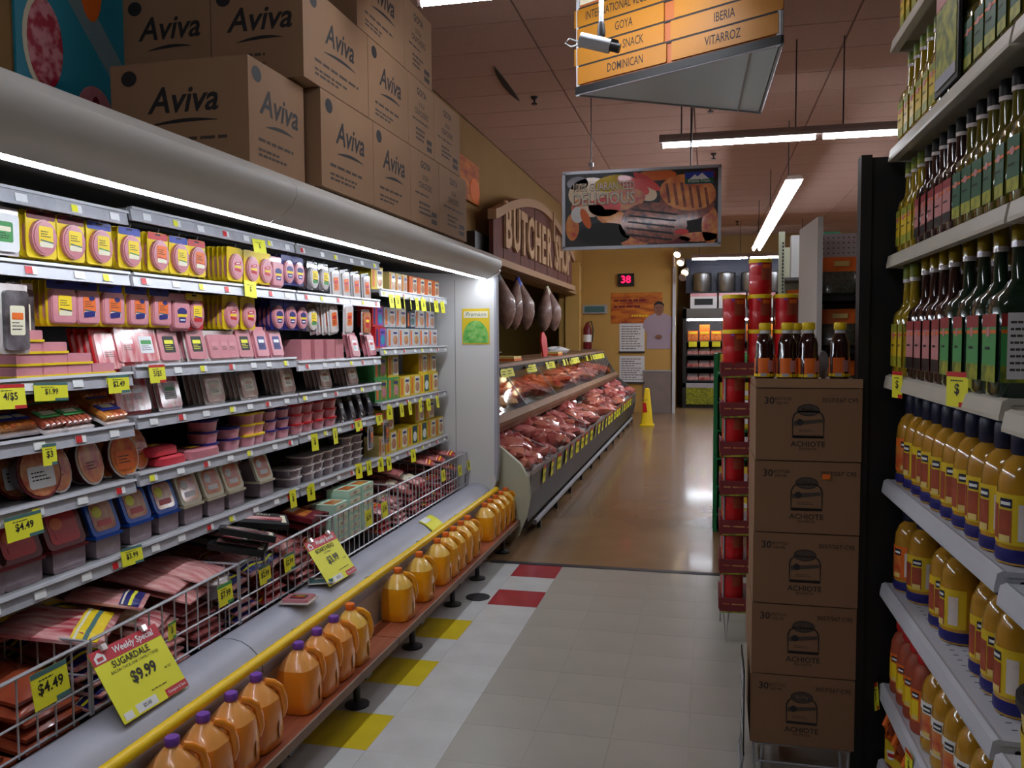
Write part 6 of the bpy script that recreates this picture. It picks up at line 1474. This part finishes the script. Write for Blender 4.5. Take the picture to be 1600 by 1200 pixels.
def sauce_bottle():
    t = thing('sauce_bottle', '', 'bottle')
    MB().loft([(0,0.028,0.028,2.6),(0.004,0.032,0.032,2.6),(0.012,0.033,0.033,2.4),(0.075,0.033,0.033,2.4),(0.085,0.031,0.031,2),(0.120,0.031,0.031,2),(0.142,0.024,0.024,2),(0.160,0.0145,0.0145,2),(0.166,0.014,0.014,2)],'syrup',20).build('body', t)
    MB().lathe([(0.0195,0.166),(0.021,0.168),(0.021,0.186),(0.018,0.190)],'yellow',18).build('cap', t)
    MB().lathe([(0.0175,0.150),(0.0175,0.166)],'rail_white',14,cap=False).build('neck_band', t)
    b = MB(); sg = 12
    for a0,a1,z0,z1,rr,mm in ((-1.7,1.7,0.012,0.074,0.0345,'orange'),(-1.7,1.7,0.012,0.022,0.035,'yellow'),(-0.3,0.3,0.014,0.024,0.0354,'rail_grey'),(0.4,1.0,0.028,0.066,0.0352,'label_rose')):
        vs = []
        for q in range(sg+1):
            a = a0+(a1-a0)*q/sg
            for z in (z0,z1): vs.append((rr*math.cos(a),rr*math.sin(a),z))
        b.add(vs, [(2*q,2*q+2,2*q+3,2*q+1) for q in range(sg)], mm, True)
    b.build('label', t)
    return t
KSB = Kind(sauce_bottle,'bottle'); tz = SZ0+5*0.259+0.024
for i, (px, yb, l) in enumerate([(1195,3.16,'leftmost bottle'),(1230,3.13,'front one of the middle pair'),(1243,3.28,'rear one of the middle pair'),(1263,3.12,'bottle right of the middle pair'),(1312,3.20,'rightmost bottle')]):
    q = P(px, 560, Y=yb); KSB.put((q.x, yb, tz), 'dark sauce bottle with yellow cap on the carton stack, %s' % l, 'sauce bottles', rot=(0,0,-PI/2+random.uniform(-0.5,0.5)), scale=(1.05,1.05,1.09))
q = P(1300,588,Y=3.12); t = thing('paper_slip', 'white slip of paper lying in front of the rightmost sauce bottle', 'paper', (q.x,3.13,tz-0.0)); MB().prism([(-0.06,-0.03),(0.07,-0.01),(0.06,0.01),(-0.03,0.035)],0.001,0.003,'paper',axis='z').build('sheet', t)
q = P(1285,575,Y=3.30); t = thing('clear_packet', 'crumpled clear packet standing between sauce bottles', 'packet', (q.x+0.0,3.30,tz)); MB().blob((0,0,0.05),(0.025,0.02,0.05),'bag_clear',2,0.15).build('film', t)
# wire stand under the cartons
ws = thing('wire_stand', 'low grey wire stand carrying the stack of printed cartons', 'stand', (SX0, SY0+0.19, 0))
for x in (-0.165,0.165):
    for y in (-0.17,0.17):
        MB().tube([(x,y,0.118),(x*0.97,y,0.02),(x*0.93,y,0.005),(x*0.85,y,0.01),(x*0.8,y,0.118)],0.005,'alu',6).build('leg', ws)
    MB().tube([(x,-0.18,0.118),(x,0.18,0.118)],0.0045,'alu',6).build('top_wire', ws)
for y in (-0.18,0.18): MB().tube([(-0.17,y,0.118),(0.17,y,0.118)],0.0045,'alu',6).build('top_wire', ws); MB().tube([(-0.16,y,0.05),(0.16,y,0.05)],0.004,'alu',6).build('brace', ws)
t = thing('framed_board', 'small white board in a black frame leaning by the carton stack', 'sign', (0.140,3.20,0.06), (0,0,PI))
MB().rect(0,0.17,0.26,0.32,0.0,0.004,'black').rect(0,0.17,0.21,0.25,0.004,0.005,'rail_grey').rect(0,0.12,0.21,0.006,0.005,0.006,'black').rect(0,0.22,0.21,0.006,0.005,0.006,'black').build('board', t); MB().tube([(0.0,-0.1,0.01),(0.01,-0.1,-0.058),(0.01,0.1,-0.058),(0.0,0.1,0.01)],0.005,'alu',5).build('foot', t)

# ---------------------------------------------------------------- red can display
def can():
    t = thing('red_can', '', 'can'); r, h = 0.056, 0.178
    MB().lathe([(r*0.97,0),(r,0.004),(r,h*0.5),(r*0.985,h*0.52),(r,h*0.54),(r,h-0.018)],'can_red',22).build('can_body', t)
    MB().lathe([(r*1.04,h-0.020),(r*1.04,h-0.002),(r*0.98,h)],'yellow',22).build('lid', t)
    b = MB(); sg = 8
    for a0,a1,z0,z1,rr,mm in ((0.0,1.0,0.07,0.15,r+0.0008,'can_photo'),(-0.25,0.0,0.145,0.155,r+0.001,'purple'),(0.2,0.95,0.130,0.150,r+0.0014,'orange'),(-1.3,-1.1,0.02,0.05,r+0.001,'orange')):
        vs = []
        for q in range(sg+1):
            a = a0+(a1-a0)*q/sg
            for z in (z0,z1): vs.append((rr*math.cos(a),rr*math.sin(a),z))
        b.add(vs, [(2*q,2*q+2,2*q+3,2*q+1) for q in range(sg)], mm, True)
    b.build('label', t)
    return t
KCAN = Kind(can,'can')
cd = thing('can_display', 'wire display rack with printed card trays of red cans behind the carton stack', 'shelving', (0.265,4.56,0))
DX0, DX1, DY = 0.068, 0.46, 4.40
zts = [1.455,1.250,1.048,0.845,0.640,0.435,0.232]
for i, z in enumerate(zts):
    tr = MB().span(DX0-0.265,DX1-0.265,-0.16,0.16,z-0.004,z,'tray_card').span(DX0-0.265,DX1-0.265,-0.165,-0.16,z-0.070 if i < 6 else z-0.06,z+0.012,'tray_card').span(DX0-0.265-0.004,DX0-0.265,-0.16,0.16,z-0.05,z+0.012,'tray_card')
    tr = tr.build('card_tray', cd)
    MB().lines((0,-0.1665,z-0.02),0.36,0.02,1,'food_mix',(1,0,0),(0,0,1)).prism([(-0.19,z-0.062),(0.19,z-0.040),(0.19,z-0.055),(-0.19,z-0.068)],-0.1665,-0.166,'label_olive',axis='y').build('tray_print', tr)
for x in (DX0-0.265+0.02, DX1-0.265-0.02):
    MB().tube([(x-0.01,0.15,0.01),(x,0.15,1.46)],0.006,'alu',6).tube([(x,-0.14,1.45),(x,-0.14,0.17),(x+0.015,-0.14,0.005),(x+0.03,-0.14,0.17)],0.006,'alu',6).build('leg', cd)
for i, z in enumerate(zts[1:]):
    for j in range(3):
        for r_ in range(2):
            if r_ and j: continue
            KCAN.put((DX0+0.065+j*0.128, DY+0.06+r_*0.13, z+0.001), 'red can with yellow lid, %s tray of the rack, %s' % (['top','second','third','fourth','fifth','lowest'][i], (['left','middle','right'][j]+' in front') if not r_ else 'left behind'), 'red cans in the rack', rot=(0,0,-PI/2))
cz = zts[0]+0.001
for lv, xs in enumerate([(0,1,2),(0,1,2),(1,)]):
    for j in xs:
        KCAN.put((DX0+0.062+j*0.128, DY+0.05, cz+lv*0.1785), 'red can with yellow lid stacked on the rack, %s of the %s' % (['left','middle','right'][j] if lv < 2 else 'single one', ['lower layer','upper layer','very top'][lv]), 'red cans on top of the rack', rot=(0,0,-PI/2))
        if lv < 2: KCAN.put((DX0+0.062+j*0.128, DY+0.18, cz+lv*0.1785), 'red can in the rear row stacked on the rack', 'rear red cans on the rack', rot=(0,0,-PI/2))
# green edged display farther down
q = P(1118,832,Z=0)
gp = thing('green_display', 'tall green-sided display with yellow bags just beyond the red can rack', 'shelving', (0.08,6.95,0))
MB().span(-0.03,0.0,0.0,0.5,0.0,1.46,'stand_green').build('side_panel', gp); MB().span(0.0,0.6,0.45,0.5,0.0,1.46,'stand_green').build('back_panel', gp)
for i, z in enumerate((0.15,0.38,0.61,0.84,1.07,1.30)):
    MB().span(0.0,0.6,0.0,0.45,z-0.015,z,'stand_green').build('shelf', gp)
    for j in range(4):
        t = thing('snack_bag', 'small snack bag, %s on %s shelf of the green display' % (nth(j,4), ['lowest','second','third','fourth','fifth','top'][i]), 'bag', (0.08+0.07+j*0.15,7.0,z+0.001), group='snack bags in the green display')
        MB().loft([(0,0.05,0.012,4),(0.02,0.055,0.03,3),(0.12,0.055,0.03,3),(0.155,0.055,0.004,4)],'label_yellow' if (i+j)%3 else 'green',12).build('bag', t)
        MB().box((0,-0.033,0.07),(0.05,0.002,0.04),'white').build('label', t)
# ---------------------------------------------------------------- endcap of bagged beans
ec = thing('white_endcap', 'white shelving end with pegboard top and bags of dark beans', 'shelving', (0.9,5.9,0))
MB().span(-0.02,0.012,-0.42,0.25,0.0,2.335,'enamel').build('side_panel', ec, loc=(-0.25,0,0), rot=(0,0,0.06))
MB().span(-0.24,0.9,0.20,0.24,0.0,2.30,'peg_white').build('pegboard', ec)
hl = MB()
for a in range(34):
    for b in range(5): hl.box((-0.2+a*0.033,0.199,2.27-b*0.035),(0.012,0.001,0.006),'shelf_under',rot=(0,0.6,0))
hl.build('peg_holes', ec, kind='stuff')
EZ = [1.85,1.52,1.19,0.86,0.53,0.2]
for z in EZ: MB().span(-0.23,0.9,-0.33,0.20,z-0.03,z,'black').build('shelf', ec)
def bean_bag():
    t = thing('bean_bag', '', 'bag')
    MB().loft([(0,0.10,0.05,4),(0.02,0.12,0.07,3),(0.12,0.12,0.065,3),(0.17,0.115,0.03,3)],'beans_dark',16).build('beans', t)
    MB().loft([(0.155,0.118,0.04,3),(0.20,0.12,0.03,4),(0.25,0.118,0.012,5)],'orange',16).build('header', t)
    MB().box((0.02,-0.04,0.205),(0.09,0.01,0.03),'label_cream').build('header_print', t)
    return t
KBN = Kind(bean_bag,'bag')
for i, z in enumerate(EZ):
    for j in range(4):
        KBN.put((0.9-0.10+j*0.262, 5.68, z+0.001), 'bag of dark beans, %s on %s shelf of the white endcap' % (nth(j,4), ['the top','the second','the third','the fourth','the fifth','the lowest'][i]), 'bean bags on the endcap', rot=(0,0,random.uniform(-0.1,0.1)))
        KBN.put((0.9-0.10+j*0.262, 5.85, z+0.001), 'bag of dark beans behind the front bags of the white endcap', 'rear bean bags', rot=(0,0,random.uniform(-0.1,0.1)))
t = thing('clear_sack', 'pale glossy clear sack leaning among the bean bags near the black post', 'bag', (1.10,5.52,1.851)); MB().blob((0,0,0.11),(0.10,0.05,0.11),'bag_clear',6,0.12).build('film', t)
# farther gondola with slotted upright, bottles and bags
fg = thing('far_shelving', 'beige slotted shelving seen between the red cans and the white endcap', 'shelving', (0.75,7.6,0))
MB().span(-0.16,-0.11,-0.02,0.02,0,2.50,'case_beige').build('slotted_upright', fg)
sl = MB()
for a in range(40): sl.box((-0.125,-0.021,2.4-a*0.03),(0.012,0.002,0.018),'ink')
sl.build('upright_slots', fg, kind='stuff')
MB().span(-0.12,1.2,0.35,0.4,0,2.4,'case_beige').build('back_panel', fg)
for z in (2.1,1.75,1.40,1.05,0.7,0.3): MB().span(-0.11,1.2,-0.1,0.35,z-0.025,z,'case_body').build('shelf', fg)
t = thing('white_carton_tall', 'tall white and brown carton on the top beige shelf', 'carton', (0.80,7.6,2.1)); MB().span(-0.11,0.06,-0.06,0.06,0,0.36,'enamel').build('box', t); MB().span(0.06,0.1,-0.06,0.06,0,0.35,'cardboard').build('side', t)
t = thing('green_carton_tall', 'dark green carton with yellow edge on the top beige shelf', 'carton', (1.02,7.6,2.1)); MB().span(-0.07,0.06,-0.06,0.06,0,0.38,'dark_green').build('box', t); MB().span(0.06,0.1,-0.06,0.06,0.1,0.34,'yellow').build('side', t)
for i in range(4):
    for zi, z in enumerate((1.75,1.40,1.05)):
        KBN.put((0.78+i*0.27, 7.65, z+0.001), 'orange-topped bag on the beige shelving, %s on its %s shelf' % (nth(i,4), ['upper','middle','lower'][zi]), 'bags on the beige shelving')
